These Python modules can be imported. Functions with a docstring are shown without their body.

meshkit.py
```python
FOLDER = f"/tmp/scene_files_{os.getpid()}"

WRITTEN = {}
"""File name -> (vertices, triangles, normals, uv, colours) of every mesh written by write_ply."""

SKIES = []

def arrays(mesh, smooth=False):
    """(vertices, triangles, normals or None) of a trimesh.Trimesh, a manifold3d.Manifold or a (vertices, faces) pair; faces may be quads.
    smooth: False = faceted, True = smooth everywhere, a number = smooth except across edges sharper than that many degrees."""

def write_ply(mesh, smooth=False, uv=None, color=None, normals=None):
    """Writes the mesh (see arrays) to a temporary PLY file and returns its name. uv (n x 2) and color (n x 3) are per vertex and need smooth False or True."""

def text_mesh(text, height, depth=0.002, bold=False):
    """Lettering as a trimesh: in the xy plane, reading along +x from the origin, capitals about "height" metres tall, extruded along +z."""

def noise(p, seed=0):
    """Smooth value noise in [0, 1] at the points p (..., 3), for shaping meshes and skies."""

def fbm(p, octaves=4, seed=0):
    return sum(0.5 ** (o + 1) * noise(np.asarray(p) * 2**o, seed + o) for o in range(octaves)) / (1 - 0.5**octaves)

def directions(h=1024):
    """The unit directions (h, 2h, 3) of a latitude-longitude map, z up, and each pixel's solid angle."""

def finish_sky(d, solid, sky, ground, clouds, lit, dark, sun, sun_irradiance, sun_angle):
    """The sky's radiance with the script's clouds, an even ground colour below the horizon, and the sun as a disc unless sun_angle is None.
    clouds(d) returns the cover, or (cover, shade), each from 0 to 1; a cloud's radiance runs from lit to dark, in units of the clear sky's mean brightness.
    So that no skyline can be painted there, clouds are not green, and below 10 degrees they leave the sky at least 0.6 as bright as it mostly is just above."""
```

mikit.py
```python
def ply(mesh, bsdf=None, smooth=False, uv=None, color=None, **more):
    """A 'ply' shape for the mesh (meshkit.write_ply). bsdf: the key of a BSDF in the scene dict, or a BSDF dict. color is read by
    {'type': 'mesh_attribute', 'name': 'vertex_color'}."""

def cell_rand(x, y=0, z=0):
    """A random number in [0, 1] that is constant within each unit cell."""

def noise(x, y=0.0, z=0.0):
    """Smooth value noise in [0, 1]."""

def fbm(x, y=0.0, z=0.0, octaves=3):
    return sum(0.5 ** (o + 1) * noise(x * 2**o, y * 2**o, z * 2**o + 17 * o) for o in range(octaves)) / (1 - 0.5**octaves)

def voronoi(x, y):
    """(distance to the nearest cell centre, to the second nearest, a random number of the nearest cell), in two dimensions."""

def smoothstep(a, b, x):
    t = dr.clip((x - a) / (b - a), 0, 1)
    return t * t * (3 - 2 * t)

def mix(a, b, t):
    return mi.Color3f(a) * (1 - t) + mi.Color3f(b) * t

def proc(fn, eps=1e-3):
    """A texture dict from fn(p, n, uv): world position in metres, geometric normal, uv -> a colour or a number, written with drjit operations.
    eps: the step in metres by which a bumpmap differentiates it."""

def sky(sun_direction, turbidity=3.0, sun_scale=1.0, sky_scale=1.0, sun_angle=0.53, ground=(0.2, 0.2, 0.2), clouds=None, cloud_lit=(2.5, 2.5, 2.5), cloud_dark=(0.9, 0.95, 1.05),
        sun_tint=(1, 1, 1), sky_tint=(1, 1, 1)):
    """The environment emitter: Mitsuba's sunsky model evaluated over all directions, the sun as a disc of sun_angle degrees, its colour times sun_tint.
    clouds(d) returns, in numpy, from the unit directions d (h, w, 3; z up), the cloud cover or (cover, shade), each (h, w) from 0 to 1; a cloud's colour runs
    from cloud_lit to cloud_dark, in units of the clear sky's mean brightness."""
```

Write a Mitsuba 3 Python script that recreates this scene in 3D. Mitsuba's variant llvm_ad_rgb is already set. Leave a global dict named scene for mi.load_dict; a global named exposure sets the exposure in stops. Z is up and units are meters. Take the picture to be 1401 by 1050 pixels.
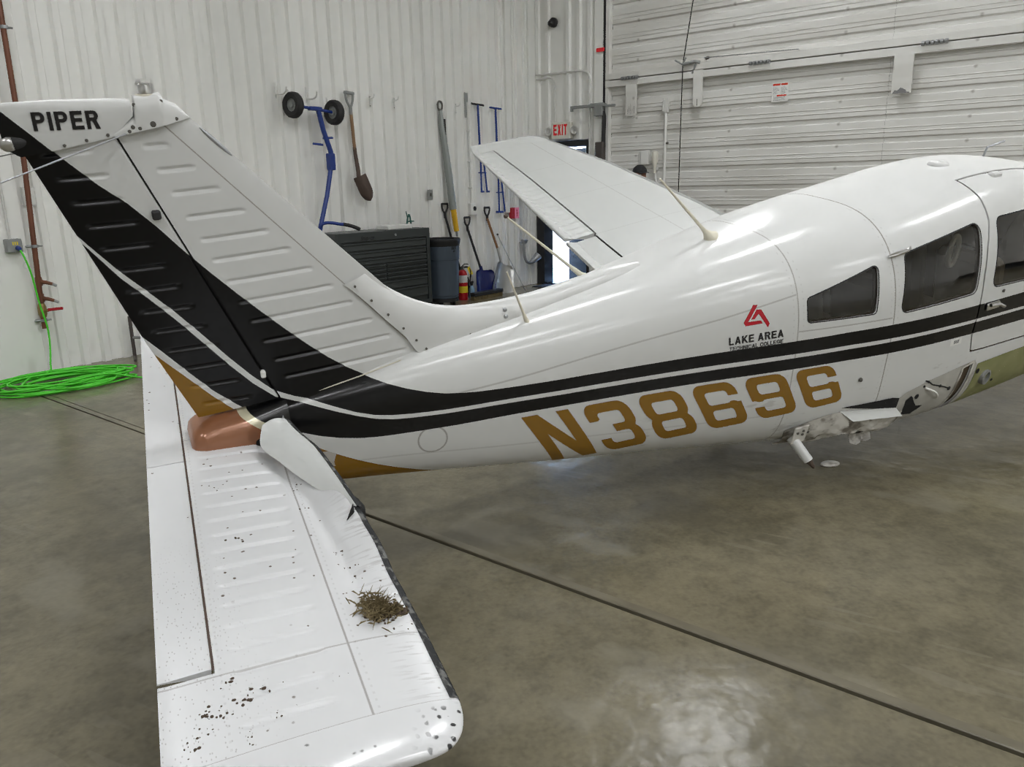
import math, random
import numpy as np
import trimesh, manifold3d
import drjit as dr
import mitsuba as mi
import mikit, meshkit
from mikit import noise, fbm, voronoi, smoothstep, mix, cell_rand
from scipy.interpolate import CubicSpline, PchipInterpolator
from shapely.geometry import Polygon, box as sbox, LineString, Point
from shapely import affinity
from shapely.ops import unary_union

T = mi.ScalarTransform4f
rng = random.Random(7)
nr = np.random.default_rng(7)
scene = {"type": "scene"}
labels = {}

# ------------------------------------------------------------------ camera, light, exposure
exposure = -0.34
CAM = np.array([0.0, 0.0, 1.5])
PITCH, ROLL, YAW = (math.radians(v) for v in (14.387, -1.161, 38.848))
FOCAL = 1050.0
_f = np.array([-math.sin(YAW) * math.cos(PITCH), math.cos(YAW) * math.cos(PITCH), -math.sin(PITCH)])
_r = np.array([math.cos(YAW), math.sin(YAW), 0.0])
_u = np.cross(_r, _f)
_up = -math.sin(ROLL) * _r + math.cos(ROLL) * _u
scene["camera"] = {"type": "perspective", "fov": math.degrees(2 * math.atan(1401 / 2 / FOCAL)), "fov_axis": "x", "near_clip": 0.05, "far_clip": 400.0,
                   "to_world": T().look_at(origin=CAM.tolist(), target=(CAM + _f).tolist(), up=_up.tolist())}
SUN = np.array([0.25, -0.42, 1.0])
scene["sky"] = mikit.sky(SUN, turbidity=3.0, sun_scale=60.0, sky_scale=90.0, ground=(0.35, 0.35, 0.35))
CEIL = 5.6
LAMPS = [(-1.4, 2.9), (-1.0, 5.4), (-3.5, 8.0), (2.4, 7.3), (3.2, 2.7), (-4.7, 1.2), (7.2, 5.4), (6.2, 2.6), (9.2, 2.6), (2.2, .3), (5.6, -.4), (8.6, -.8), (.2, -2.4), (3.4, -3.0), (6.8, -3.4), (-2.6, -3.2), (10.6, .8), (10.4, 5.0)]
LAMP_POWER = 62.0

# ------------------------------------------------------------------ helpers
def lab(key, label=None, cat=None, group=None, kind=None):
    d = labels.setdefault(key, {})
    if label: d["label"] = label
    if cat: d["category"] = cat
    if group: d["group"] = group
    if kind: d["kind"] = kind
    return key

def uniq(key):
    if key not in scene and key not in labels and not any(k.startswith(key + "__") for k in scene): return key
    i = 1
    while True:
        k = f"{key}_{i:03d}"
        if k not in scene and k not in labels and not any(q.startswith(k + "__") for q in scene): return k
        i += 1

def put(key, mesh, bsdf, smooth=30, **kw):
    key = uniq(key)
    scene[key] = mikit.ply(mesh, bsdf, smooth=smooth, **kw)
    return key

def thing(key, label, cat, group=None, kind=None):
    key = uniq(key)
    lab(key, label, cat, group, kind)
    return key

def cat(*ms):
    out = []
    for m in ms:
        out += list(m) if isinstance(m, (list, tuple)) else [m]
    return trimesh.util.concatenate(out)

def cbox(lo, hi, ch=0.0):
    lo, hi = np.minimum(lo, hi).astype(float), np.maximum(lo, hi).astype(float)
    if ch <= 0:
        m = trimesh.creation.box(hi - lo); m.apply_translation((lo + hi) / 2); return m
    ch = min(ch, float((hi - lo).min()) * 0.45)
    p = []
    for sx in (0, 1):
        for sy in (0, 1):
            for sz in (0, 1):
                c = np.where([sx, sy, sz], hi, lo); s = np.where([sx, sy, sz], -1.0, 1.0) * ch
                for a in range(3):
                    q = c + s; q[a] = c[a]; p.append(q)
    return trimesh.convex.convex_hull(np.array(p))

def bez(pts, n=40):
    pts = np.array(pts, float)
    s = np.r_[0, np.cumsum(np.linalg.norm(np.diff(pts, axis=0), axis=1))]
    return CubicSpline(s, pts)(np.linspace(0, s[-1], n))

def tube(pts, r, n=10, closed=False):
    pts = np.array(pts, float); m = len(pts)
    r = np.broadcast_to(np.array(r, float), (m,))
    tan = np.gradient(pts, axis=0)
    if closed: tan = np.roll(pts, -1, 0) - np.roll(pts, 1, 0)
    tan /= np.maximum(np.linalg.norm(tan, axis=1, keepdims=True), 1e-12)
    a = np.array([0, 0, 1.0]) if abs(tan[0][2]) < .9 else np.array([1.0, 0, 0])
    nrm = np.cross(tan[0], a); nrm /= np.linalg.norm(nrm)
    V = []; th = np.linspace(0, 2 * np.pi, n, endpoint=False)
    for i in range(m):
        nrm = nrm - tan[i] * (nrm @ tan[i]); nrm /= np.linalg.norm(nrm)
        b = np.cross(tan[i], nrm)
        V.append(pts[i] + r[i] * (np.cos(th)[:, None] * nrm + np.sin(th)[:, None] * b))
    V = np.concatenate(V); F = []
    seg = m if closed else m - 1
    for i in range(seg):
        j = (i + 1) % m
        for k in range(n):
            k2 = (k + 1) % n
            F += [[i * n + k, i * n + k2, j * n + k2], [i * n + k, j * n + k2, j * n + k]]
    if not closed:
        c0, c1 = len(V), len(V) + 1
        V = np.vstack([V, pts[:1], pts[-1:]])
        for k in range(n):
            k2 = (k + 1) % n
            F += [[c0, k2, k], [c1, (m - 1) * n + k, (m - 1) * n + k2]]
    return trimesh.Trimesh(V, np.array(F), process=False)

def lathe(profile, n=32):
    """closed solid of revolution about z from (r, z) pairs going up the outside"""
    p = np.array(profile, float); th = np.linspace(0, 2 * np.pi, n, endpoint=False); m = len(p)
    V = np.stack([p[:, 0, None] * np.cos(th), p[:, 0, None] * np.sin(th), np.broadcast_to(p[:, 1, None], (m, n))], -1).reshape(-1, 3); F = []
    for i in range(m - 1):
        for k in range(n):
            k2 = (k + 1) % n
            F += [[i * n + k, i * n + k2, (i + 1) * n + k2], [i * n + k, (i + 1) * n + k2, (i + 1) * n + k]]
    return trimesh.Trimesh(V, np.array(F), process=True)

def orient(m, zdir, at, xdir=None):
    """turn a mesh made about +z so that z points along zdir, and move it to at"""
    z = np.array(zdir, float); z /= np.linalg.norm(z)
    x = np.array(xdir if xdir is not None else ([1, 0, 0] if abs(z[0]) < .9 else [0, 1, 0]), float)
    x = x - z * (x @ z); x /= np.linalg.norm(x); y = np.cross(z, x)
    M = np.eye(4); M[:3, 0], M[:3, 1], M[:3, 2], M[:3, 3] = x, y, z, at
    m = m.copy(); m.apply_transform(M); return m

def cyl(a, b, r, n=20):
    a, b = np.array(a, float), np.array(b, float)
    return tube([a, b], r, n)

def extr(poly, h):
    ps = getattr(poly, "geoms", [poly])
    return cat([trimesh.creation.extrude_polygon(g, h, engine="earcut") for g in ps])

def to_man(m):
    return manifold3d.Manifold(manifold3d.Mesh(np.ascontiguousarray(m.vertices, np.float32), np.ascontiguousarray(m.faces, np.uint32)))

def from_man(man):
    q = man.to_mesh(); return trimesh.Trimesh(np.array(q.vert_properties[:, :3], float), np.array(q.tri_verts), process=False)

def grid_faces(nu, nv, closed_v=False, flip=False):
    i = np.arange(nu - 1)[:, None] * nv
    nn = nv if closed_v else nv - 1
    j = np.arange(nn)[None]; k = (j + 1) % nv
    q = np.stack([i + j, i + k, i + nv + k, i + nv + j], -1).reshape(-1, 4)
    f = np.vstack([q[:, [0, 1, 2]], q[:, [0, 2, 3]]])
    return f[:, ::-1] if flip else f

# ------------------------------------------------------------------ materials
def plain(name, col, rough=0.5, metal=0.0, spec=0.5, **kw):
    scene[name] = {"type": "twosided", "b": {"type": "principled", "base_color": {"type": "rgb", "value": list(col)}, "roughness": rough, "metallic": metal, "specular": spec, **kw}}
    return name

def procm(name, fn, rough=0.5, metal=0.0, spec=0.5, bump=None, bump_scale=1.0, **kw):
    b = {"type": "principled", "base_color": mikit.proc(fn), "roughness": rough if not callable(rough) else mikit.proc(rough), "metallic": metal, "specular": spec, **kw}
    if bump is not None: b = {"type": "bumpmap", "tex": mikit.proc(bump), "scale": bump_scale, "b": b}
    scene[name] = {"type": "twosided", "b": b}
    return name

# airplane frame: x forward, y to its left, z up; the airplane is banked about ten degrees with its left wing high
RB = np.array([[0.4191989, -0.8976924, 0.1357223], [0.9044841, 0.3999864, -0.1480520], [0.0786180, 0.1848220, 0.9796224]])
TB = np.array([-2.8098381, 1.8056144, 0.4705456]); SC = 0.9
TW = CAM + SC * (TB - CAM)
def W(X): return np.atleast_2d(X) @ RB.T * SC + TW
def bw(m):
    m = m.copy(); m.vertices = W(m.vertices); return m
def wb(X): return (np.atleast_2d(X) - TW) @ RB / SC
def to_body(p):
    q = [(p.x - float(TW[0])) / SC, (p.y - float(TW[1])) / SC, (p.z - float(TW[2])) / SC]
    return [q[0] * float(RB[0, k]) + q[1] * float(RB[1, k]) + q[2] * float(RB[2, k]) for k in range(3)]

def hinge_fn(pts, n=26):
    """piecewise linear curve z(x) through a smooth resampling of the points, for drjit"""
    pts = np.array(sorted(pts), float)
    s = PchipInterpolator(pts[:, 0], pts[:, 1])
    xs = np.unique(np.r_[np.linspace(pts[0, 0], min(1.3, pts[-1, 0]), n), np.linspace(min(1.3, pts[-1, 0]), pts[-1, 0], 7)])
    zs = s(xs); k = np.diff(zs) / np.maximum(np.diff(xs), 1e-9)
    def f(x):
        v = mi.Float(float(zs[0])) + float(k[0]) * (x - float(xs[0]))
        for a, dk in zip(xs[1:-1], np.diff(k)):
            v = v + float(dk) * dr.maximum(x - float(a), 0)
        return v
    return f

T1 = hinge_fn([(-.66, 1.385), (-.595, 1.313), (-.531, 1.241), (-.455, 1.153), (-.316, 1.020), (-.2, .868), (-.093, .737), (.051, .574), (.206, .41), (.32, .305), (.433, .222), (.547, .171), (.664, .131), (.783, .106), (.926, .096), (1.064, .095), (1.699, .112), (2.379, .136), (3.154, .152), (4.262, .146), (6, .14)])
B1 = hinge_fn([(-.66, 1.14), (-.528, .955), (-.449, .843), (-.35, .728), (-.246, .603), (-.137, .453), (-.043, .33), (.072, .214), (.17, .170), (.256, .132), (.339, .094), (.428, .063), (.522, .047), (.652, .038), (.775, .035), (1.06, .040), (1.607, .048), (2.187, .064), (2.592, .076), (3.17, .076), (4.307, .052), (6, .04)])
T2 = hinge_fn([(-.66, 1.10), (-.51, .913), (-.453, .822), (-.355, .704), (-.252, .574), (-.142, .422), (-.048, .298), (.068, .190), (.158, .152), (.252, .112), (.337, .078), (.426, .046), (.52, .027), (.65, .019), (.773, .016), (1.059, .020), (1.608, .024), (2.19, .040), (2.595, .054), (3.175, .054), (4.314, .034), (6, .02)])
B2 = hinge_fn([(-.66, .86), (-.389, .534), (-.305, .428), (-.217, .309), (-.12, .207), (-.073, .168), (.0, .105), (.088, .054), (.143, .024), (.231, -.006), (.322, -.03), (.416, -.043), (.513, -.048), (.769, -.05), (1.057, -.042), (1.611, -.034), (2.198, -.022), (2.824, -.01), (3.181, -.01), (4.356, -.04), (6, -.06)])
T3 = hinge_fn([(-.66, .82), (-.371, .467), (-.311, .395), (-.221, .284), (-.15, .201), (-.112, .164), (-.03, .09), (.115, -.005), (.223, -.077), (.376, -.165), (.508, -.228), (.73, -.323), (1.2, -.5), (6, -2.5)])
LAP = hinge_fn([(.5, .07), (.591, .08), (1.067, .129), (1.426, .185), (1.797, .244), (2.063, .283), (2.325, .332), (2.533, .372)], 8)
LOW = hinge_fn([(.2, -.146), (.376, -.153), (1.06, -.21), (1.63, -.247), (2.034, -.269), (2.491, -.28)], 8)

WHITE = (0.56, 0.565, 0.558)
BLACK = (0.003, 0.003, 0.0035)
GOLD = (0.205, 0.105, 0.012)
def livery(gold, white, lines):
    def f(p, n, uv):
        x, y, z = to_body(p)
        col = mi.Color3f(*white) * (0.97 + 0.05 * fbm(x * 3, y * 3, z * 3))
        dark = (z < T1(x)) & (z > B1(x)) | (z < T2(x)) & (z > B2(x))
        if lines:
            def line(d, w, a): return a * (1 - smoothstep(w * .5, w * 1.5, dr.abs(d)))
            k = line(x - 2.545, .0035, .55)
            k = dr.maximum(k, line(x - 3.14, .004, .7))
            k = dr.maximum(k, dr.select((x < 2.54) & (x > .75), line(z - LAP(x), .004, .4), 0))
            k = dr.maximum(k, dr.select((x > 2.55) & (x < 3.13) & (y < 0), line(z - .188, .0035, .5), 0))
            k = dr.maximum(k, dr.select((x > .3) & (x < 2.5), line(z - LOW(x), .004, .22), 0))
            k = dr.maximum(k, dr.select((y < 0) & (x < .9), line(dr.sqrt(dr.square(x - .683) + dr.square(z + .106)) - .066, .004, .6), 0))
            # rivet rows beside the frames
            for fx in (2.52, 2.575, 3.115, 3.165):
                zc = z * 30.0; k = dr.maximum(k, .16 * (1 - smoothstep(.0025, .005, dr.sqrt(dr.square(x - fx) + dr.square((zc - dr.floor(zc) - .5) / 30.0)))))
            # scuffs and dirt low on the sides
            g = fbm(x * 9, z * 30, y * 4, octaves=4)
            k = dr.maximum(k, .3 * smoothstep(.64, .76, g) * smoothstep(.0, -.25, z) * smoothstep(1.2, 1.8, x))
            col = mix(col, (0.17, 0.155, 0.135), k)
        else:
            s = z - (1.304 - 1.1674 * (x + .179))
            k = dr.select((x > -.18) & (x < .70) & (z > .26), .6 * (1 - smoothstep(.0015, .005, dr.abs(s))), 0)
            col = mix(col, (0.2, 0.17, 0.14), k)
        col = dr.select(z < T3(x), dr.select(x < .80, mi.Color3f(*gold), col), col)
        if lines:
            r = noise(x * 14, z * 14, 3.0)
            col = dr.select((z < T3(x)) & (x < .33) & (x > .1) & (z > -.16) & (z < -.075) & (r > .38) & (z < -.02 - .25 * x), mi.Color3f(.42, .40, .37), col)
        col = dr.select(dark, mi.Color3f(*BLACK), col)
        return col
    return f
procm("paint_body", livery(GOLD, WHITE, True), rough=.17, spec=.3, clearcoat=.25, clearcoat_gloss=.97)
procm("paint_fin", livery(GOLD, WHITE, False), rough=.28, spec=.25, clearcoat=.15, clearcoat_gloss=.95)
procm("paint_cone", livery((0.27, 0.115, 0.058), (0.60, 0.56, 0.41), False), rough=.22, metal=.25, spec=.5, clearcoat=.5, clearcoat_gloss=.9)
plain("paint_white", WHITE, .25, clearcoat=.4, clearcoat_gloss=.9)
plain("paint_wing", (0.53, 0.54, 0.53), .35)
plain("gold_decal", GOLD, .35); plain("black_decal", (0.01, 0.01, 0.011), .35); plain("red_decal", (0.36, 0.006, 0.014), .4)
def stab_col(p, n, uv):
    x, y, z = to_body(p); xs = x - .046 * y
    c = mi.Color3f(0.56, 0.565, 0.575) * (.97 + .05 * fbm(x * 5, y * 5, 1.0))
    d1, d2, r = voronoi(x * 45, y * 45)
    speck = dr.select(r > .965, 1 - smoothstep(.04 + .12 * noise(x * 20, y * 20), .16 + .14 * noise(x * 20, y * 20), d1), 0) * smoothstep(.45, .62, fbm(x * 3 + 5, y * 3, 2.0))
    e1, e2, q = voronoi(x * 110, y * 60)
    fine = dr.select(q > .72, 1 - smoothstep(.08, .26, e1), 0) * smoothstep(-.25, -.4, x) * smoothstep(-.6, -1.1, y) * .35
    st = smoothstep(.56, .74, fbm(x * 18, y * 120, 4.0)) * smoothstep(.07, .22, xs) * .45 * smoothstep(-.5, -.8, y)
    c = mix(c, (0.075, 0.05, 0.035), dr.clip(speck + fine + st * .6, 0, .9))
    line = dr.maximum(.55 * (1 - smoothstep(.0015, .0045, dr.abs(xs - .013))), 0)
    line = dr.select((y < -.33) & (y > -1.66), line, 0)
    row = y * 40.0
    riv = dr.select((dr.abs(xs - .033) < .003) | (dr.abs(xs + .325) < .003), .13 * (1 - smoothstep(.10, .22, dr.abs(row - dr.floor(row) - .5))), 0)
    for yl in (-1.385, -1.66): line = dr.maximum(line, .4 * (1 - smoothstep(.0015, .004, dr.abs(y - yl))))
    return mix(c, (0.12, 0.10, 0.085), dr.clip(line + riv, 0, 1))
procm("paint_stabilator", stab_col, rough=.3, spec=.5, clearcoat=.35, clearcoat_gloss=.92)
def tip_col(p, n, uv):
    x, y, z = to_body(p); xs = x - .046 * y
    c = mi.Color3f(0.56, 0.565, 0.575)
    d1, d2, r = voronoi(x * 38, y * 38)
    edge = smoothstep(.10, .19, xs + .35 * (-1.68 - y)) * smoothstep(-1.665, -1.70, y)
    chip = dr.select(r > .35, 1 - smoothstep(.25, .42, d1 + .25 * noise(x * 120, y * 120)), 0) * edge
    e1, e2, q = voronoi(x * 22 + 3, y * 30)
    bit = dr.select(q > .86, 1 - smoothstep(.10, .22, e1 + .2 * noise(x * 90, y * 90)), 0)
    return mix(c, (0.03, 0.03, 0.032), dr.clip(chip + .7 * bit, 0, 1))
procm("paint_tip", tip_col, rough=.18, spec=.5, clearcoat=.7, clearcoat_gloss=.95)
def wing_col(p, n, uv):
    x, y, z = to_body(p)
    c = mi.Color3f(.53, .54, .53) * (.98 + .03 * fbm(x * 3, y * 3, 0.5))
    k = 1 - smoothstep(.002, .007, dr.abs(x - (4.172 - .026 * (y - 2.29))))
    for yl in (2.74, 3.6, 4.4): k = dr.maximum(k, .5 * (1 - smoothstep(.002, .006, dr.abs(y - yl))))
    return mix(c, (.3, .29, .27), .5 * k)
procm("paint_wing_seam", wing_col, rough=.32, spec=.5, clearcoat=.3, clearcoat_gloss=.9)
procm("deice_boot", lambda p, n, uv: mix((0.012, 0.013, 0.014), (0.12, 0.12, 0.115), smoothstep(.5, .75, fbm(p.x * 60, p.y * 60, p.z * 60))), rough=.7)
plain("bare_metal", (0.42, 0.41, 0.39), .35, .6); plain("chrome", (0.75, 0.75, 0.76), .15, 1.0); plain("steel_grey", (0.34, 0.35, 0.36), .4, .7)
plain("screw_dark", (0.10, 0.095, 0.085), .5, .3); plain("black_matte", (0.012, 0.012, 0.013), .6); plain("hole_dark", (0.006, 0.006, 0.006), .9)
procm("primer_green", lambda p, n, uv: mix((0.13, 0.145, 0.045), (0.24, 0.235, 0.12), fbm(p.x * 9, p.y * 9, p.z * 9)), rough=.45)
procm("grey_primer", lambda p, n, uv: mix((0.25, 0.245, 0.225), (0.44, 0.43, 0.40), fbm(p.x * 9, p.y * 9, p.z * 9)), rough=.5)
procm("torn_skin", lambda p, n, uv: mix((0.50, 0.485, 0.45), (0.13, 0.115, 0.095), smoothstep(.48, .72, fbm(p.x * 14, p.y * 14, p.z * 14, octaves=4))), rough=.45)
plain("cabin_dark", (0.035, 0.03, 0.025), .9); plain("cabin_trim", (0.06, 0.043, 0.024), .7); plain("seat_beige", (0.28, 0.24, 0.185), .8); plain("strap_white", (0.55, 0.54, 0.5), .7)
plain("antenna_ivory", (0.58, 0.55, 0.45), .5)
scene["window_tint"] = {"type": "thindielectric", "int_ior": 1.49, "specular_transmittance": {"type": "rgb", "value": [.38, .37, .34]}}
scene["clear_glass"] = {"type": "dielectric", "int_ior": 1.45}
# room
def wall_col(p, n, uv):
    s = fbm(p.x * 1, p.y * 1, p.z * .35, octaves=2)
    c = mix((0.76, 0.76, 0.735), (0.70, 0.70, 0.675), smoothstep(.4, .75, s))
    return mix(c, (0.50, 0.48, 0.43), .45 * smoothstep(.62, .8, fbm(p.x * 7, p.y * 7, p.z * 2)) * smoothstep(.7, .0, p.z))
procm("wall_sheet", wall_col, rough=.38, spec=.4)
def door_col(p, n, uv):
    c = mix((0.66, 0.655, 0.63), (0.56, 0.55, 0.52), smoothstep(.4, .8, fbm(p.x * .8, p.z * 5, 2.0)))
    q = (p.x + 2.91) / 1.35; d = dr.sqrt(dr.square((q - dr.round(q)) * 1.35) + dr.square((p.z * 4.0 - dr.floor(p.z * 4.0) - .55) / 4.0))
    return mix(c, (0.25, 0.23, 0.2), .6 * (1 - smoothstep(.004, .03, d)))
procm("door_sheet", door_col, rough=.4, spec=.4)
def floor_col(p, n, uv):
    big = fbm(p.x * .45, p.y * .45, 3.0, octaves=4); mid = fbm(p.x * 2.6, p.y * 2.6, 8.0, octaves=4); fine = .6 * fbm(p.x * 16, p.y * 16, 1.0, octaves=4) + .4 * fbm(p.x * 70, p.y * 70, 4.0, octaves=3)
    c = mix((0.105, 0.093, 0.060), (0.172, 0.152, 0.100), smoothstep(.28, .72, .45 * big + .55 * mid))
    c = c * (.50 + .64 * fine)
    c = mix(c, (0.075, 0.067, 0.048), .5 * smoothstep(.62, .78, fbm(p.x * 1.3, p.y * 1.3, 21.0, octaves=4)))
    c = mix(c, (0.22, 0.205, 0.16), .35 * smoothstep(.66, .8, fbm(p.x * 1.9 + 4, p.y * 3.1, 31.0, octaves=5)))
    sc = smoothstep(.72, .80, noise(p.x * 3 + p.y * 9, p.y * 34 - p.x * 6, 5.0)) * smoothstep(.5, .7, noise(p.x * 2, p.y * 2, 9.0))
    return mix(c, (0.24, 0.22, 0.18), .14 * sc)
def floor_rough(p, n, uv): return .13 + .22 * fbm(p.x * 3, p.y * 3, 6.0, octaves=4)
procm("concrete", floor_col, rough=floor_rough, spec=.5, bump=lambda p, n, uv: fbm(p.x * 7, p.y * 7, 2.0, octaves=4), bump_scale=.006)
procm("trench_steel", lambda p, n, uv: mix((0.095, 0.085, 0.060), (0.150, 0.134, 0.095), fbm(p.x * 8, p.y * 20, 2.0)), rough=.28)
plain("ceiling_white", (0.78, 0.78, 0.76), .6); plain("far_wall", (0.80, 0.80, 0.78), .5)
procm("copper_pipe", lambda p, n, uv: mix((0.20, 0.075, 0.042), (0.12, 0.05, 0.03), fbm(p.x * 20, p.y * 20, p.z * 6)), rough=.4, metal=.3)
plain("brass", (0.28, 0.2, 0.08), .4, .6); plain("red_plastic", (0.35, 0.012, 0.02), .4); plain("pink_paper", (0.78, 0.25, 0.38), .7)
plain("cord_green", (0.07, 0.55, 0.025), .4); plain("blue_paint", (0.012, 0.035, 0.19), .35); plain("navy_scoop", (0.008, 0.014, 0.10), .25)
procm("rubber", lambda p, n, uv: mix((0.010, 0.010, 0.011), (0.025, 0.024, 0.023), fbm(p.x * 40, p.y * 40, p.z * 40)), rough=.75)
plain("wood_handle", (0.20, 0.095, 0.038), .5); plain("wood_grey", (0.25, 0.15, 0.08), .6); plain("rusty_steel", (0.085, 0.06, 0.048), .55, .4)
plain("aluminium", (0.62, 0.62, 0.61), .28, .9); plain("yellow_paint", (0.62, 0.36, 0.012), .45); plain("pole_grey", (0.27, 0.29, 0.28), .4, .4)
plain("chest_grey", (0.030, 0.036, 0.036), .35); plain("chest_drawer", (0.040, 0.047, 0.047), .33)
plain("can_blue_grey", (0.055, 0.075, 0.10), .45); plain("tray_white", (0.6, 0.6, 0.58), .5); plain("clamp_green", (0.02, 0.09, 0.075), .5)
plain("white_plastic", (0.70, 0.70, 0.68), .4); plain("grey_box", (0.22, 0.23, 0.225), .5); plain("conduit", (0.60, 0.60, 0.58), .4, .2)
plain("exit_red", (0.75, 0.02, 0.03), .5); plain("sign_cream", (0.62, 0.60, 0.53), .5); plain("dark_frame", (0.010, 0.010, 0.011), .4)
plain("sticker_white", (0.66, 0.66, 0.64), .5); plain("sticker_red", (0.5, 0.03, 0.01), .5); plain("ink_grey", (0.18, 0.18, 0.18), .6)
plain("skin", (0.40, 0.20, 0.14), .5); plain("shirt_dark", (0.03, 0.032, 0.04), .8); plain("cap_black", (0.009, 0.009, 0.010), .8); plain("hair_brown", (0.05, 0.03, 0.02), .7)
plain("dry_grass", (0.15, 0.115, 0.055), .8); plain("mud", (0.055, 0.038, 0.026), .9); plain("extinguisher_red", (0.42, 0.008, 0.012), .3); plain("label_yellow", (0.7, 0.55, 0.02), .5)
plain("bottle_blue", (0.25, 0.42, 0.62), .3); plain("ext_concrete", (0.62, 0.61, 0.60), .8); plain("dark_cart", (0.06, 0.05, 0.045), .5); plain("white_tape", (0.7, 0.7, 0.7), .6)

# ------------------------------------------------------------------ the room
WX, EY = -7.36, 9.80
RIB = 0.18288
# floor: two slabs either side of the recessed door-track trench, with a narrow dark joint
XL, XR, YB = -9.0, 12.0, -10.0
JY = 2.19
def slab(x0, x1, y0, y1):
    return cbox((x0, y0, -.15), (x1, y1, 0))
put("floor", cat(slab(WX - .3, XR, YB, JY - .006), slab(WX - .3, XR, JY + .058, EY + .06), cbox((WX - .3, JY - .006, -.15), (XR, JY + .058, -.035))), "concrete", smooth=False)
lab("floor", kind="structure")
# steel edge strip in the joint, with a dark open slot in front of it
scene["floor__steel_strip"] = mikit.ply(cbox((-4.2, JY + .012, -.034), (XR, JY + .056, .004), .003), "trench_steel", smooth=False)
scene["floor__joint_filler"] = mikit.ply(cbox((WX, JY + .012, -.034), (-4.2, JY + .056, -.002), .002), "concrete", smooth=False)

def rib_profile(n, pitch, first, length, depth, base, top, t=.0012):
    """open sheet profile, closed with thickness t: (along, out) points"""
    pts = [(0, 0)]
    for k in range(n):
        c = first + k * pitch
        pts += [(c - base / 2, 0), (c - top / 2, depth), (c + top / 2, depth), (c + base / 2, 0)]
    pts.append((length, 0))
    return Polygon(pts + [(x, o - t) for x, o in pts[::-1]])

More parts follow.
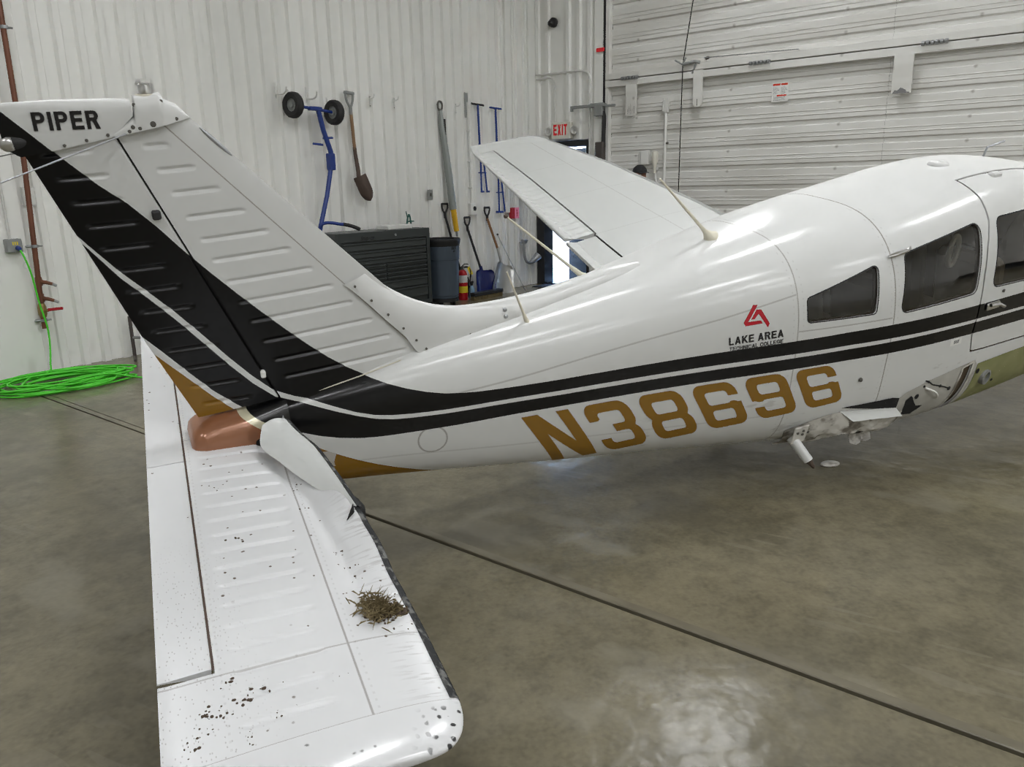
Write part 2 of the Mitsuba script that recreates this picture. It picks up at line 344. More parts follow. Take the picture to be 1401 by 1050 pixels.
put("wall_left", cbox((WX - .2, YB, 0), (WX - .012, EY + .1, CEIL)), "far_wall", smooth=False)
lab("wall_left", kind="structure")
sheet_w = 4 * RIB
prof = extr(rib_profile(4, RIB, .034 + RIB * .0, sheet_w + .004, .036, .086, .052), CEIL)   # along x, out y
M_left = np.array([[0, 1, 0, 0], [1, 0, 0, 0], [0, 0, 1, 0], [0, 0, 0, 1.0]])   # along -> y, out -> x
sheet = prof.copy(); sheet.apply_transform(M_left); sheet.invert()
sheet_ply = mikit.ply(sheet, "wall_sheet", smooth=False)
y = 3.07 - 16 * RIB - .034 + .035
k = 0
while y < 9.0:
    key = "wall_left__sheet" + (f"_{k:03d}" if k else "")
    scene[key] = {**sheet_ply, "to_world": T().translate([WX - (.004 if k % 2 else 0), y, 0])}
    y += sheet_w; k += 1
Y_TRIM = y
# boxed column and trim strips towards the corner
tr = thing("trim_1", None, None, kind="structure")
for i, (ya, yb, o) in enumerate([(8.93, 9.06, .03), (9.09, 9.22, .040), (9.26, 9.56, .03)]):
    put("trim_1__strip", cbox((WX - .01, ya + .004, 0), (WX + o, yb - .004, CEIL), .006), "wall_sheet", smooth=False)
thing("trim_2", None, None, kind="structure")
put("trim_2__casing", cbox((WX - .01, 2.0, 0), (WX + .11, 2.56, CEIL), .008), "wall_sheet", smooth=False)
put("trim_2__flashing", cbox((WX - .005, 2.56, 0), (WX + .02, 2.70, CEIL), .004), "wall_sheet", smooth=False)

# end wall with the exit door opening
DX0, DX1, DH = -7.17, -6.425, 2.06
end_back = cat(cbox((WX - .2, EY + .03, 0), (DX0 - .15, EY + .2, CEIL)), cbox((DX0 - .15, EY + .03, DH + .09), (DX1 + .05, EY + .2, CEIL)), cbox((DX1 + .05, EY + .03, 0), (-6.16, EY + .2, CEIL)))
put("wall_end", end_back, "far_wall", smooth=False); lab("wall_end", kind="structure")
def end_sheet(x0, x1, z0, z1, key):
    """ribbed strip of the end wall, ribs at the wall's own pitch"""
    pts = [(x0, 0)]; kk = math.ceil((x0 + 7.473) / .1825)
    while True:
        c = -7.473 + kk * .1825; kk += 1
        if c > x1 - .03: break
        for q in ((c - .046, 0), (c - .026, .034), (c + .026, .034), (c + .046, 0)):
            if x0 < q[0] < x1: pts.append(q)
    pts.append((x1, 0))
    m = extr(Polygon(pts + [(a, b - .0012) for a, b in pts[::-1]]), z1 - z0)   # x along, y out
    m.apply_transform(np.array([[1, 0, 0, 0], [0, -1, 0, EY + .025], [0, 0, 1, z0], [0, 0, 0, 1.0]])); m.invert()
    put(key, m, "wall_sheet", smooth=False)
end_sheet(WX, -6.92, DH + .09, CEIL, "wall_end__sheet")
end_sheet(-6.92, -6.28, DH + .09, CEIL, "wall_end__sheet")
end_sheet(DX1 + .05, -6.28, 0, DH + .09, "wall_end__sheet")
put("wall_end__corner_flashing", cbox((WX - .0, EY - .16, 0), (WX + .035, EY + .02, CEIL), .004), "wall_sheet", smooth=False)
put("wall_end__jamb_flashing", cbox((-6.28, EY - .02, 0), (-6.12, EY + .05, CEIL), .006), "wall_sheet", smooth=False)
# exit door: black frame, leaf swung open outwards, threshold
thing("door_2", None, None, kind="structure")
put("door_2__frame", cat(cbox((DX0 - .14, EY - .03, 0), (DX0, EY + .21, DH + .08), .006), cbox((DX1, EY - .0, 0), (DX1 + .045, EY + .21, DH + .08), .006), cbox((DX0 - .14, EY - .0, DH), (DX1 + .045, EY + .21, DH + .08), .006)), "dark_frame", smooth=False)
put("door_2__threshold", cbox((DX0, EY + .02, 0), (DX1, EY + .21, .02), .004), "dark_frame", smooth=False)
a = math.radians(149)
leaf = cbox((0, 0, .02), (.74, .045, DH - .02), .004)
lm = np.eye(4); lm[:2, :2] = [[math.cos(a), -math.sin(a)], [math.sin(a), math.cos(a)]]; lm[:3, 3] = (DX1 - .02, EY + .215, 0)
leaf.apply_transform(lm); put("door_2__leaf", leaf, "hole_dark", smooth=False)
hb = cat(cyl((0.1, -.05, 1.0), (.64, -.05, 1.0), .015)); hb.apply_transform(lm); put("door_2__leaf__push_bar", hb, "steel_grey")
# outside ground
put("ground", cbox((-60, EY + .2, -.2), (60, 90, -.02)), "ext_concrete", smooth=False); lab("ground", kind="structure")
for i, yy in enumerate((12.2, 14.0, 17.0, 22.0)):
    put("ground__joint", cbox((-40, yy, -.0205), (10, yy + .05, -.0165)), "sticker_white" if i % 2 else "pink_paper", smooth=False)

# hangar door: two bifold leaves of horizontally ribbed sheets
thing("door_1", None, None, kind="structure")
DOORX0, DOORX1 = -6.075, 9.0
def door_profile(z0, rows, pitch, y_face):
    """sheet profile going up in z; returns (z, out) polygon: broad face, recess under a shadow edge, two small beads"""
    pts = []
    for r in range(rows):
        b = z0 + r * pitch
        pts += [(b, .0), (b + .045, .0), (b + .052, .007), (b + .060, .0), (b + .092, .0), (b + .099, .007), (b + .107, .0), (b + .180, .0), (b + .188, -.024), (b + .236, -.024)]
    pts.append((z0 + rows * pitch, 0.0))
    return Polygon(pts + [(a_, b_ - .0012) for a_, b_ in pts[::-1]])
def door_sheet(z0, rows, pitch, x0, x1):
    m = extr(door_profile(z0, rows, pitch, 0), x1 - x0)            # (z, out, along)
    m.apply_transform(np.array([[0, 0, 1, x0], [0, -1, 0, EY + .03], [1, 0, 0, 0], [0, 0, 0, 1.0]]))
    if m.volume < 0: m.invert()
    return m
PIT = .2488
zlow = 2.645 - .181 - 9 * PIT
xs_split = [DOORX0 + .05, -2.4, 1.3, 5.0, DOORX1]
for a_, b_ in zip(xs_split[:-1], xs_split[1:]):
    for r0, rows in ((0, 4), (4, 4), (8, 3)):
        put("door_1__lower_sheet", door_sheet(zlow + r0 * PIT, rows, PIT, a_, b_ - .002), "door_sheet", smooth=False)
PU = .2528
zup = 3.058 - .181 - 0 * PU
for a_, b_ in zip(xs_split[:-1], xs_split[1:]):
    for r0, rows in ((0, 4), (4, 4), (8, 3)):
        put("door_1__upper_sheet", door_sheet(zup + r0 * PU + 0.0, rows, PU, a_, b_ - .002), "door_sheet", smooth=False)
put("door_1__backing", cat(cbox((DOORX0 - .02, EY + .075, 0), (DOORX1, EY + .13, CEIL))), "black_matte", smooth=False)
put("door_1__lower_beam", cbox((DOORX0, EY - .055, 2.812), (DOORX1, EY + .055, 2.898), .004), "door_sheet", smooth=False)
put("door_1__upper_beam", cbox((DOORX0, EY - .055, 2.910), (DOORX1, EY + .055, 2.992), .004), "door_sheet", smooth=False)
put("door_1__edge_post", cbox((DOORX0 - .01, EY - .035, 0), (DOORX0 + .05, EY + .05, CEIL), .004), "door_sheet", smooth=False)
put("door_1__edge_seal", cbox((DOORX0 - .05, EY - .03, 0), (DOORX0 - .012, EY + .03, CEIL), .004), "dark_frame", smooth=False)
for hx in (-5.67, -3.861, -1.953, .1, 2.0):
    h = put("door_1__hinge", cat(cbox((hx - .13, EY - .062, 2.83), (hx + .13, EY - .056, 2.885)), cbox((hx - .13, EY - .062, 2.92), (hx + .13, EY - .056, 2.98))), "door_sheet", smooth=False)
    put(h + "__barrel", cat([cyl((hx - .13 + .045 * j, EY - .075, 2.905), (hx - .10 + .045 * j, EY - .075, 2.905), .024, 10) for j in range(6)]), "steel_grey")
# pockets / plates hanging below the beam
def plate(x, z0, z1, w, key, rounded):
    p = sbox(-w / 2, z0, w / 2, z1)
    if rounded: p = unary_union([sbox(-w / 2, z0 + .06, w / 2, z1), sbox(-w / 2, z0, w / 2, z0 + .15).buffer(-.055).buffer(.055)])
    m = extr(p, .022); m.apply_transform(np.array([[1, 0, 0, x], [0, 0, -1, EY - .045], [0, 1, 0, 0], [0, 0, 0, 1.0]]))
    return put(key, m, "door_sheet", smooth=False)
k1 = plate(-5.652, 2.415, 2.815, .165, "door_1__strap_plate", False)
for j in range(5): put(k1 + "__rust_streak", cbox((-5.70 + .024 * j, EY - .0692, 2.425), (-5.697 + .024 * j, EY - .0672, 2.50 + .04 * (j % 3))), "rusty_steel", smooth=False)
plate(-4.672, 2.455, 2.905, .125, "door_1__strap_plate", True)
put("door_1__strap_plate_001__slot", cbox((-4.675, EY - .0695, 2.47), (-4.669, EY - .066, 2.55)), "hole_dark", smooth=False)
k3 = plate(-2.245, 2.415, 2.815, .20, "door_1__strap_plate", False)
tri = extr(Polygon([(-.085, 0), (-.06, .035), (-.03, .03), (.0, .06), (.05, .035), (.06, .012), (.09, .008), (.09, 0)]), .003)
tri.apply_transform(np.array([[1, 0, 0, -2.25], [0, 0, -1, EY - .0672], [0, 1, 0, 2.417], [0, 0, 0, 1.0]])); put(k3 + "__torn_patch", tri, "ink_grey", smooth=False)

# ceiling, far walls behind the camera
put("ceiling", cbox((WX - .3, YB, CEIL), (XR, EY + .3, CEIL + .1)), "ceiling_white", smooth=False); lab("ceiling", kind="structure")
put("wall_right", cbox((XR, YB, 0), (XR + .1, EY + .3, CEIL)), "far_wall", smooth=False); lab("wall_right", kind="structure")
put("wall_back", cbox((WX - .3, YB - .1, 0), (XR, YB, CEIL)), "far_wall", smooth=False); lab("wall_back", kind="structure")
put("wall_end__right_panel", cbox((DOORX1, EY, 0), (XR, EY + .1, CEIL)), "far_wall", smooth=False)

# lamps
for i, (lx, ly) in enumerate(LAMPS):
    t_ = thing("ceiling_light", "long white strip light fixed under the hangar ceiling", "light", "strip lights under the ceiling")
    put(t_ + "__housing", cbox((lx - .18, ly - .65, CEIL - .08), (lx + .18, ly + .65, CEIL - .001), .01), "ceiling_white", smooth=False)
    em = trimesh.Trimesh([[lx - .16, ly - .62, CEIL - .082], [lx + .16, ly - .62, CEIL - .082], [lx + .16, ly + .62, CEIL - .082], [lx - .16, ly + .62, CEIL - .082]], [[0, 2, 1], [0, 3, 2]], process=False)
    key = t_ + "__diffuser"
    scene[key] = mikit.ply(em, "ceiling_white", smooth=False)
    scene[key]["emitter"] = {"type": "area", "radiance": {"type": "rgb", "value": [LAMP_POWER * v for v in (.975, .99, 1.0)]}}
# ------------------------------------------------------------------ the airplane
AP = thing("airplane", "white low-wing airplane with black stripes, gold registration letters and a crumpled tailplane", "airplane")
XS = np.array([.0, .5, 1.2, 2.0, 2.8, 3.5, 4.3, 5.4, 6.2, 7.0])
PR = dict(zt=[.156, .253, .37, .515, .655, .745, .82, .612, .30, .16], zb=[-.243, -.314, -.414, -.519, -.610, -.662, -.678, -.62, -.58, -.50],
          w=[.079, .151, .261, .400, .565, .628, .60, .57, .53, .44], zw=[-.05, -.057, -.052, -.03, -.078, -.116, -.15, -.15, -.15, -.16],
          nt=[2., 2.1, 2.3, 2.9, 2.9, 2.9, 3.1, 2.5, 2.4, 2.4], nb=[2.55, 2.6, 3.05, 3.2, 3.2, 3.3, 3.2, 2.9, 2.8, 2.6])
# the spline must not overshoot past the cabin, so the nose stations are kept out of its fit
FN = {k: CubicSpline(XS[:9], v[:9], bc_type="natural") for k, v in PR.items()}
def param(k, x):
    x = np.asarray(x, float); v = FN[k](np.minimum(x, 6.2))
    return np.where(x > 6.2, PR[k][8] + (PR[k][9] - PR[k][8]) * (x - 6.2) / .8, v)
def section(x, th, off=0.0):
    x = np.atleast_1d(np.asarray(x, float))[:, None]; g = {k: param(k, x) for k in PR}
    c, s = np.cos(th)[None], np.sin(th)[None]; n = np.where(s >= 0, g["nt"], g["nb"])
    yy = -(g["w"] - off) * np.sign(c) * np.abs(c) ** (2 / n)
    zz = g["zw"] + np.where(s >= 0, g["zt"] - off - g["zw"], g["zb"] + off - g["zw"]) * np.abs(s) ** (2 / n)
    return np.stack([np.broadcast_to(x, yy.shape), yy, zz], -1)
def ysurf(x, z):
    zt, zb, w, zw, nt, nb = [param(k, x) for k in ("zt", "zb", "w", "zw", "nt", "nb")]
    up = z >= zw; u = np.where(up, (z - zw) / (zt - zw), (z - zw) / (zb - zw)); n = np.where(up, nt, nb)
    return w * np.clip(1 - np.clip(u, 0, 1) ** n, 0, 1) ** (1 / n)
def loft(x0, x1, nx, nth, off=0.0):
    # angles spaced evenly along the girth of a middle section, so that the corners get enough rows
    th0 = np.linspace(-np.pi / 2, 3 * np.pi / 2, 2001); S = section([2.8], th0)[0]
    L = np.r_[0, np.cumsum(np.linalg.norm(np.diff(S, axis=0), axis=1))]
    th = np.interp(np.linspace(0, L[-1], nth, endpoint=False), L, th0)
    xs = np.linspace(x0, x1, nx); S = section(xs, th, off); V = S.reshape(-1, 3)
    F = grid_faces(nx, nth, True, flip=True)
    a, b = len(V), len(V) + 1
    V = np.vstack([V, [S[0].mean(0)], [S[-1].mean(0)]])
    k = np.arange(nth); k2 = (k + 1) % nth
    F = np.vstack([F, np.stack([np.full(nth, a), k, k2], 1), np.stack([np.full(nth, b), (nx - 1) * nth + k2, (nx - 1) * nth + k], 1)])
    m = trimesh.Trimesh(V, F, process=False)
    if m.volume < 0: m.invert()
    return m
def side_prism(poly, y0=-1.0, y1=0.0):
    m = extr(poly, y1 - y0); m.apply_transform(np.array([[1, 0, 0, 0], [0, 0, -1, y1], [0, 1, 0, 0], [0, 0, 0, 1.0]])); return m
def rnd(poly, r): return poly.buffer(-r).buffer(2 * r).buffer(-r)

win3 = rnd(Polygon([(2.596, .228), (2.596, .350), (3.012, .462), (3.040, .462), (3.040, .44), (3.016, .226)]), .022)
win2 = rnd(Polygon([(3.180, .203), (3.228, .500), (3.770, .592), (3.815, .592), (3.800, .44), (3.775, .225)]), .042)
win1 = rnd(Polygon([(3.920, .232), (3.958, .605), (4.62, .63), (4.95, .50), (5.05, .30), (5.05, .20)]), .05)
door = rnd(Polygon([(3.880, .80), (3.905, .70), (3.893, .60), (3.848, .46), (3.828, .32), (3.827, .10), (3.818, -.03), (3.85, -.15), (4.0, -.158), (4.45, -.17), (4.95, -.17), (5.02, .0), (5.06, .25), (5.0, .50), (4.8, .74), (4.55, .80), (4.30, .806), (4.0, .80)]), .03)
# door outline above the waist is bounded towards the crown by a line on the roof
roofcut = cbox((3.0, -.252, .70), (6.0, .5, 1.2))
outer = to_man(loft(.0, 7.0, 240, 176)); inner = to_man(loft(2.35, 5.9, 160, 176, .008))
shell = outer - inner
w_m = [to_man(side_prism(w_)) for w_ in (win3, win2, win1)]
door_vol = to_man(side_prism(door)) - to_man(roofcut)
door_in = to_man(side_prism(door.buffer(-.013))) - to_man(cbox((3.0, -.265, .70), (6.0, .5, 1.2)))
cabin = to_man(loft(2.2, 6.05, 60, 80, -.02))
fus = shell - (door_vol ^ cabin)
for w_ in w_m: fus = fus - w_
door_m = (shell ^ door_in) - w_m[2]
# slot cut through the lower side where the missing wing was bolted on
slot = Polygon([(3.800, -.61), (3.828, -.240), (3.915, -.226), (3.890, -.61)])
fus = fus - (to_man(side_prism(slot)) ^ to_man(loft(3.0, 5.0, 20, 80, -.02)))
put(AP + "__fuselage", bw(from_man(fus)), "paint_body", smooth=28)
liner = to_man(loft(2.37, 5.88, 90, 150, .0125)) - to_man(loft(2.41, 5.84, 90, 150, .032))
for w_ in (win3, win2, win1): liner = liner - to_man(side_prism(w_.buffer(-.002)))
put(AP + "__fuselage__cabin_liner", bw(from_man(liner)), "cabin_trim", smooth=28)
dk = put(AP + "__door", bw(from_man(door_m)), "paint_body", smooth=28)
lab(dk, "white cabin door with black stripes and a chrome handle")

def fus_sheet(poly, off=.002, size=.03, mapfn=None):
    """a thin sheet lying on the starboard side of the fuselage; poly in (x, z) or in (u, v) with mapfn"""
    out = []
    for g in getattr(poly, "geoms", [poly]):
        v, f = trimesh.creation.triangulate_polygon(g, engine="earcut")
        m = trimesh.Trimesh(np.c_[v, np.zeros(len(v))], f, process=False)
        v2, f2 = trimesh.remesh.subdivide_to_size(m.vertices, m.faces, size, max_iter=12)
        q = v2[:, :2] if mapfn is None else mapfn(v2[:, 0], v2[:, 1])
        yv = -(ysurf(q[:, 0], q[:, 1]) + off)
        mm = trimesh.Trimesh(np.c_[q[:, 0], yv, q[:, 1]], f2, process=False)
        if mm.face_normals[:, 1].mean() > 0: mm.invert()
        out.append(mm)
    return cat(out)
for w_, nm in ((win3, AP + "__fuselage__window_pane"), (win2, AP + "__fuselage__window_pane"), (win1, AP + "__door__window_pane")):
    m = fus_sheet(w_.buffer(.006), -.010, .04)
    put(nm, bw(m), "window_tint", smooth=True)
# rubber seals round the panes
for w_, nm in ((win3, AP + "__fuselage__window_seal"), (win2, AP + "__fuselage__window_seal"), (win1, AP + "__door__window_seal")):
    put(nm, bw(fus_sheet(w_.buffer(.0035).difference(w_.buffer(-.003)), .0012, .03)), "black_matte", smooth=True)

# interior: two seats and an assist strap seen through the panes
def seat(x, yv):
    m = cat(cbox((x - .25, yv - .22, -.38), (x + .25, yv + .22, -.24), .04), orient(cbox((-.06, -.21, 0), (.06, .21, .62), .04), (-.25, 0, 1), (x - .22, yv, -.28), (1, 0, .25)), orient(cbox((-.04, -.12, 0), (.04, .12, .16), .03), (-.2, 0, 1), (x - .385, yv, .36), (1, 0, .2)))
    return m
for x_, y_ in ((3.62, -.27), (3.62, .25), (4.55, -.27), (4.55, .25)):
    put(AP + "__seat", bw(seat(x_, y_)), "seat_beige", smooth=30)
ring = [(3.70 + .035 * math.cos(t_), -.47 , .44 + .085 * math.sin(t_)) for t_ in np.linspace(0, 2 * np.pi, 24, endpoint=False)]
put(AP + "__assist_strap", bw(tube(ring, .014, 8, closed=True)), "strap_white")

# ---- lettering
def bil(u, v):   # registration: u along, v down, on the slanted box measured on the side
    u, v = np.asarray(u, float), np.asarray(v, float)
    tx, tz = 1.102 + 1.688 * u, -.065 + .045 * u
    bx, bz = 1.311 + 1.594 * u, -.392 + .140 * u
    return np.stack([tx + (bx - tx) * v, tz + (bz - tz) * v], -1)
def rr(x0, y0, x1, y1, r): return sbox(x0 + r, y0 + r, x1 - r, y1 - r).buffer(r, quad_segs=6)
H_ = [rr(.24, .175, .76, .43, .07), rr(.24, .585, .76, .825, .07)]
def glyph(c):
    if c == "N":
        return Polygon([(0, 0), (.34, 0), (.735, .60), (.735, 0), (1, 0), (1, 1), (.68, 1), (.265, .36), (.265, 1), (0, 1)])
    g8 = unary_union([rr(.0, 0, 1.0, .56, .22), rr(.0, .47, 1.0, 1, .22)])
    if c == "8": g = g8.difference(unary_union(H_))
    if c == "3": g = g8.difference(unary_union(H_ + [sbox(-.1, .36, .44, .645), sbox(-.1, .32, .26, .70), sbox(.2, .3, .44, .43), sbox(.2, .585, .44, .7)]))
    if c in "69":
        g = rr(0, 0, 1, 1, .22).difference(unary_union([rr(.24, .175, .76, .46, .07), H_[1], sbox(.70, .30, 1.1, .425)]))
        cut = sbox(.74, .30, 1.1, .46).difference(rr(0, .42, 1, 1, .2)); g = g.difference(cut)
        if c == "9": g = affinity.rotate(g, 180, origin=(.5, .5))
    return g.buffer(.02).buffer(-.03).buffer(.01)
for i, c in enumerate("N38696"):
    g = affinity.affine_transform(glyph(c), [.138, 0, 0, 1, .1715 * i, 0])
    v, f = trimesh.creation.triangulate_polygon(g, engine="earcut")
    sc_ = np.array([1.7, .33]); v2, f2 = trimesh.remesh.subdivide_to_size(np.c_[v * sc_, np.zeros(len(v))], f, .03, max_iter=12)
    q = bil(v2[:, 0] / sc_[0], v2[:, 1] / sc_[1])
    m = trimesh.Trimesh(np.c_[q[:, 0], -(ysurf(q[:, 0], q[:, 1]) + .0022), q[:, 1]], f2, process=False)
    if m.face_normals[:, 1].mean() > 0: m.invert()
    put(AP + "__fuselage__registration_letter", bw(m), "gold_decal", smooth=True)

def ell(cx_, cy_, rx, ry): return affinity.scale(Point(cx_, cy_).buffer(1.0, quad_segs=12), rx, ry, origin=(cx_, cy_))
def dshape(x0, y0, x1, y1, t):
    r = (y1 - y0) / 2; o = unary_union([sbox(x0, y0, x1 - r * .9, y1), ell(x1 - r * .9, (y0 + y1) / 2, r * .9, r)])
    ri = r - t * .92; q = unary_union([sbox(x0 + t, y0 + t * .92, x1 - r * .9, y1 - t * .92), ell(x1 - r * .9, (y0 + y1) / 2, max(r * .9 - t, .01), ri)]); return o.difference(q)
def capital(c, t):
    """a plain grotesque capital of height 1: (outline, width)"""
    def bar(a_, b_): return LineString([a_, b_]).buffer(t / 2, cap_style=2)
    full = sbox(-9, 0, 9, 1)
    if c == "I": return sbox(0, 0, t, 1), t
    if c == "L": return unary_union([sbox(0, 0, t, 1), sbox(0, 0, .56, t)]), .56
    if c == "T": return unary_union([sbox(.31 - t / 2, 0, .31 + t / 2, 1), sbox(0, 1 - t, .62, 1)]), .62
    if c == "E": return unary_union([sbox(0, 0, t, 1), sbox(0, 0, .62, t), sbox(0, 1 - t, .61, 1), sbox(0, .5 - t / 2 + .02, .57, .5 + t / 2 + .02)]), .62
    if c == "H": return unary_union([sbox(0, 0, t, 1), sbox(.68 - t, 0, .68, 1), sbox(0, .5 - t / 2, .68, .5 + t / 2)]), .68
    if c == "N": return unary_union([sbox(0, 0, t, 1), sbox(.68 - t, 0, .68, 1), Polygon([(0, 1), (t * 1.1, 1), (.68, 0), (.68 - t * 1.1, 0)])]), .68
    if c == "P": return unary_union([sbox(0, 0, t, 1), dshape(0, .41, .64, 1, t)]), .64
    if c == "R": return unary_union([sbox(0, 0, t, 1), dshape(0, .44, .64, 1, t), Polygon([(.30, .46), (.30 + t * 1.1, .50), (.68, 0), (.68 - t * 1.15, 0)])]), .68
    if c == "A": return unary_union([bar((t * .55, -.1 * 0), (.36, 1.0)), bar((.72 - t * .55, 0), (.36, 1.0)), sbox(.16, .22, .56, .22 + t * .9)]).intersection(full).union(Polygon([(.36 - t * .6, 1), (.36 + t * .6, 1), (.36, .6)])), .72
    if c == "K": return unary_union([sbox(0, 0, t, 1), bar((t * .4, .26), (.60, 1.06)), bar((.24, .60), (.66, -.06))]).intersection(sbox(0, 0, 9, 1)), .68
    if c == "X": return unary_union([bar((t * .5, -.02), (.62 - t * .5, 1.02)), bar((t * .5, 1.02), (.62 - t * .5, -.02))]).intersection(full), .62
    o = ell(.37, .5, .37, .5).difference(ell(.37, .5, .37 - t, .5 - t))
    if c == "O": return o, .74
    if c == "C": return o.difference(Polygon([(.37, .5), (.9, .78), (.9, .22)])), .70
    if c == "G": return o.difference(Polygon([(.37, .5), (.9, .80), (.9, .5)])).union(sbox(.40, .5 - t, .74, .5)).union(sbox(.74 - t, .05, .74, .5).intersection(ell(.37, .5, .37, .5).union(sbox(.6, .2, .74, .5)))), .74
    return None, .34
def word(text, t):
    out, x = [], 0.0
    for c in text:
        g, w_ = capital(c, t)
        if g is not None: out.append(affinity.translate(g.buffer(0), x, 0))
        x += w_ + (.15 if g is not None else 0)
    return unary_union(out)
def text_on(text, mat, key, bl, br, tl, place, bold=True, t=None):
    """lettering mapped so that its box corners fall on bl, br, tl in a plane (a, b); place(a, b, d) gives the point"""
    if text.replace(" ", "").isalpha() and text.isupper() and "U" not in text and "B" not in text:
        m = extr(word(text, t or (.20 if bold else .13)), .02)
    else: m = meshkit.text_mesh(text, 1.0, .02, bold=bold)
    v = m.vertices; x0, x1 = v[:, 0].min(), v[:, 0].max(); u = (v[:, 0] - x0) / (x1 - x0); h = v[:, 1]
    bl, br, tl = (np.array(q, float) for q in (bl, br, tl))
    q = bl + u[:, None] * (br - bl) + h[:, None] * (tl - bl)
    P = place(q[:, 0], q[:, 1], v[:, 2] * .06)
    return put(key, trimesh.Trimesh(P, m.faces, process=False), mat, smooth=False)
onside = lambda a_, b_, d_: W(np.c_[a_, -(ysurf(a_, b_) + .002 + d_), b_])
text_on("LAKE AREA", "black_decal", AP + "__fuselage__lettering", (2.167, .160), (2.462, .173), (2.165, .199), onside, t=.18)
text_on("TECHNICAL COLLEGE", "black_decal", AP + "__fuselage__lettering", (2.171, .128), (2.463, .141), (2.170, .149), onside, t=.14)
logo = unary_union([Polygon([(2.300, .347), (2.324, .345), (2.267, .268), (2.336, .270), (2.345, .254), (2.255, .248), (2.243, .266)]), Polygon([(2.316, .324), (2.340, .323), (2.384, .249), (2.374, .231), (2.325, .303), (2.303, .279), (2.283, .278)])])
put(AP + "__fuselage__college_emblem", bw(fus_sheet(logo, .0015, .03)), "red_decal", smooth=True)
# small placard under the stripes by the door
put(AP + "__fuselage__placard", bw(fus_sheet(sbox(3.635, -.065, 3.735, -.025), .0015, .05)), "sticker_white", smooth=True)
put(AP + "__fuselage__placard__print", bw(fus_sheet(unary_union([sbox(3.665 + .012 * j, -.056, 3.673 + .012 * j, -.034) for j in range(4)]), .0024, .05)), "ink_grey", smooth=True)

# ---- fin, rudder
def lerp_fn(pts):
    pts = np.array(sorted(pts), float); return lambda z: np.interp(z, pts[:, 0], pts[:, 1])
fin_le = lambda z: -.086 + (1.32 - z) * .9095
hinge = lambda z: .069 - (z - .175) * .3687
fin_te = lambda z: hinge(z) + .005
rud_le = lambda z: hinge(z) - .002
rud_te = lerp_fn([(.10, -.24), (.148, -.257), (.517, -.390), (.934, -.522), (1.23, -.617), (1.30, -.64)])
FZ0, FZ1 = .14, 1.318
def bead(x, z, x0, x1, zc, hw=.011):
    e = np.clip((x - x0) / .03, 0, 1) * np.clip((x1 - x) / .03, 0, 1); e = e * e * (3 - 2 * e)
    d = np.clip(1 - ((z - zc) / hw) ** 2, 0, 1); return e * d * d
def plate_mesh(z0, z1, xa, xb, tau, nz, nu, zlo=None, zhi=None):
    """symmetrical plate: xa(z) front edge, xb(z) rear edge, tau(x, z, u) half thickness"""
    t = np.linspace(0, 1, nz)[:, None]; u = .5 - .5 * np.cos(np.linspace(0, np.pi, nu)); u = (.5 * u + .5 * np.linspace(0, 1, nu))[None]
    z = z0 + (z1 - z0) * t + 0 * u
    if zlo is not None:
        for _ in range(3):
            x = xa(z) + (xb(z) - xa(z)) * u; lo, hi = zlo(x), zhi(x); z = lo + (hi - lo) * t
    x = xa(z) + (xb(z) - xa(z)) * u
    h = tau(x, z, u + 0 * t)
    A = np.stack([x, -h, z], -1); Bq = np.stack([x, h, z], -1)
    V = np.concatenate([A, Bq[:, ::-1]], 1)            # ring per row
    n2 = V.shape[1]; F = grid_faces(nz, n2, True); VV = V.reshape(-1, 3)
    caps = []
    for row, fl in ((0, False), (nz - 1, True)):
        i = row * n2 + np.arange(nu); j = row * n2 + (n2 - 1 - np.arange(nu))
        q = np.stack([i[:-1], i[1:], j[1:], j[:-1]], 1); q = np.vstack([q[:, [0, 1, 2]], q[:, [0, 2, 3]]]); caps.append(q[:, ::-1] if fl else q)
    m = trimesh.Trimesh(VV, np.vstack([F] + caps), process=False)
    if m.volume < 0: m.invert()
    return m
cap_lo = lambda x: 1.246 + .173 * (x + .534)     # lower edge of the tip cap
root_z = lambda x: np.interp(x, [-.3, .06, .42, .70, 1.0], [.10, .13, .20, .255, .30])
fbz = [1.238, 1.155, 1.072, .981, .893, .811, .720, .633, .549, .456, .368, .285]
def fin_tau(x, z, u):
    h = .055 * np.clip(1 - np.clip((z - .2) / 2.6, 0, 1), 0, 1) * np.clip(np.sin(np.pi * np.clip(.03 + .60 * u, 0, 1)) ** .62, .02, 1) * .82
    seam = .179 * -1 + (1.304 - z) / 1.1674
    for zc in fbz:
        x0 = hinge(zc) + .055; x1 = (-.179 + (1.304 - zc) / 1.1674) - .045
        h = h - .0085 * bead(x, z, x0, x1, zc + .02 * (x - x0), .0125)
    h = h + .0012 * np.clip((x - seam) / .004, 0, 1)
    return h
put(AP + "__fin", bw(plate_mesh(FZ0, FZ1, fin_le, fin_te, fin_tau, 300, 110, root_z, cap_lo)), "paint_fin", smooth=35)
rbz = [1.238 - .0845 * k for k in range(14)]
def rud_tau(x, z, u):
    h = .046 * (1 - .3 * np.clip((z - .2) / 1.1, 0, 1)) * (1 - u) ** .9 + .0022
    h = h * np.clip((u + .035) / .05, .55, 1)
    for k_, zc in enumerate(rbz):
        x1 = hinge(zc) - .085; x0 = rud_te(zc) + .035
        h = h - np.minimum(.0075, .6 * h) * bead(x, z, x0, x1, zc + .02 * (x - x1), .0125)
    return h
rud_lo = lambda x: .163 + .11 * np.clip(x + .257, 0, 1) - .0 * x
put(AP + "__rudder", bw(plate_mesh(.16, 1.25, rud_te, rud_le, lambda x, z, u: rud_tau(x, z, 1 - u), 300, 80, rud_lo, cap_lo)), "paint_fin", smooth=35)
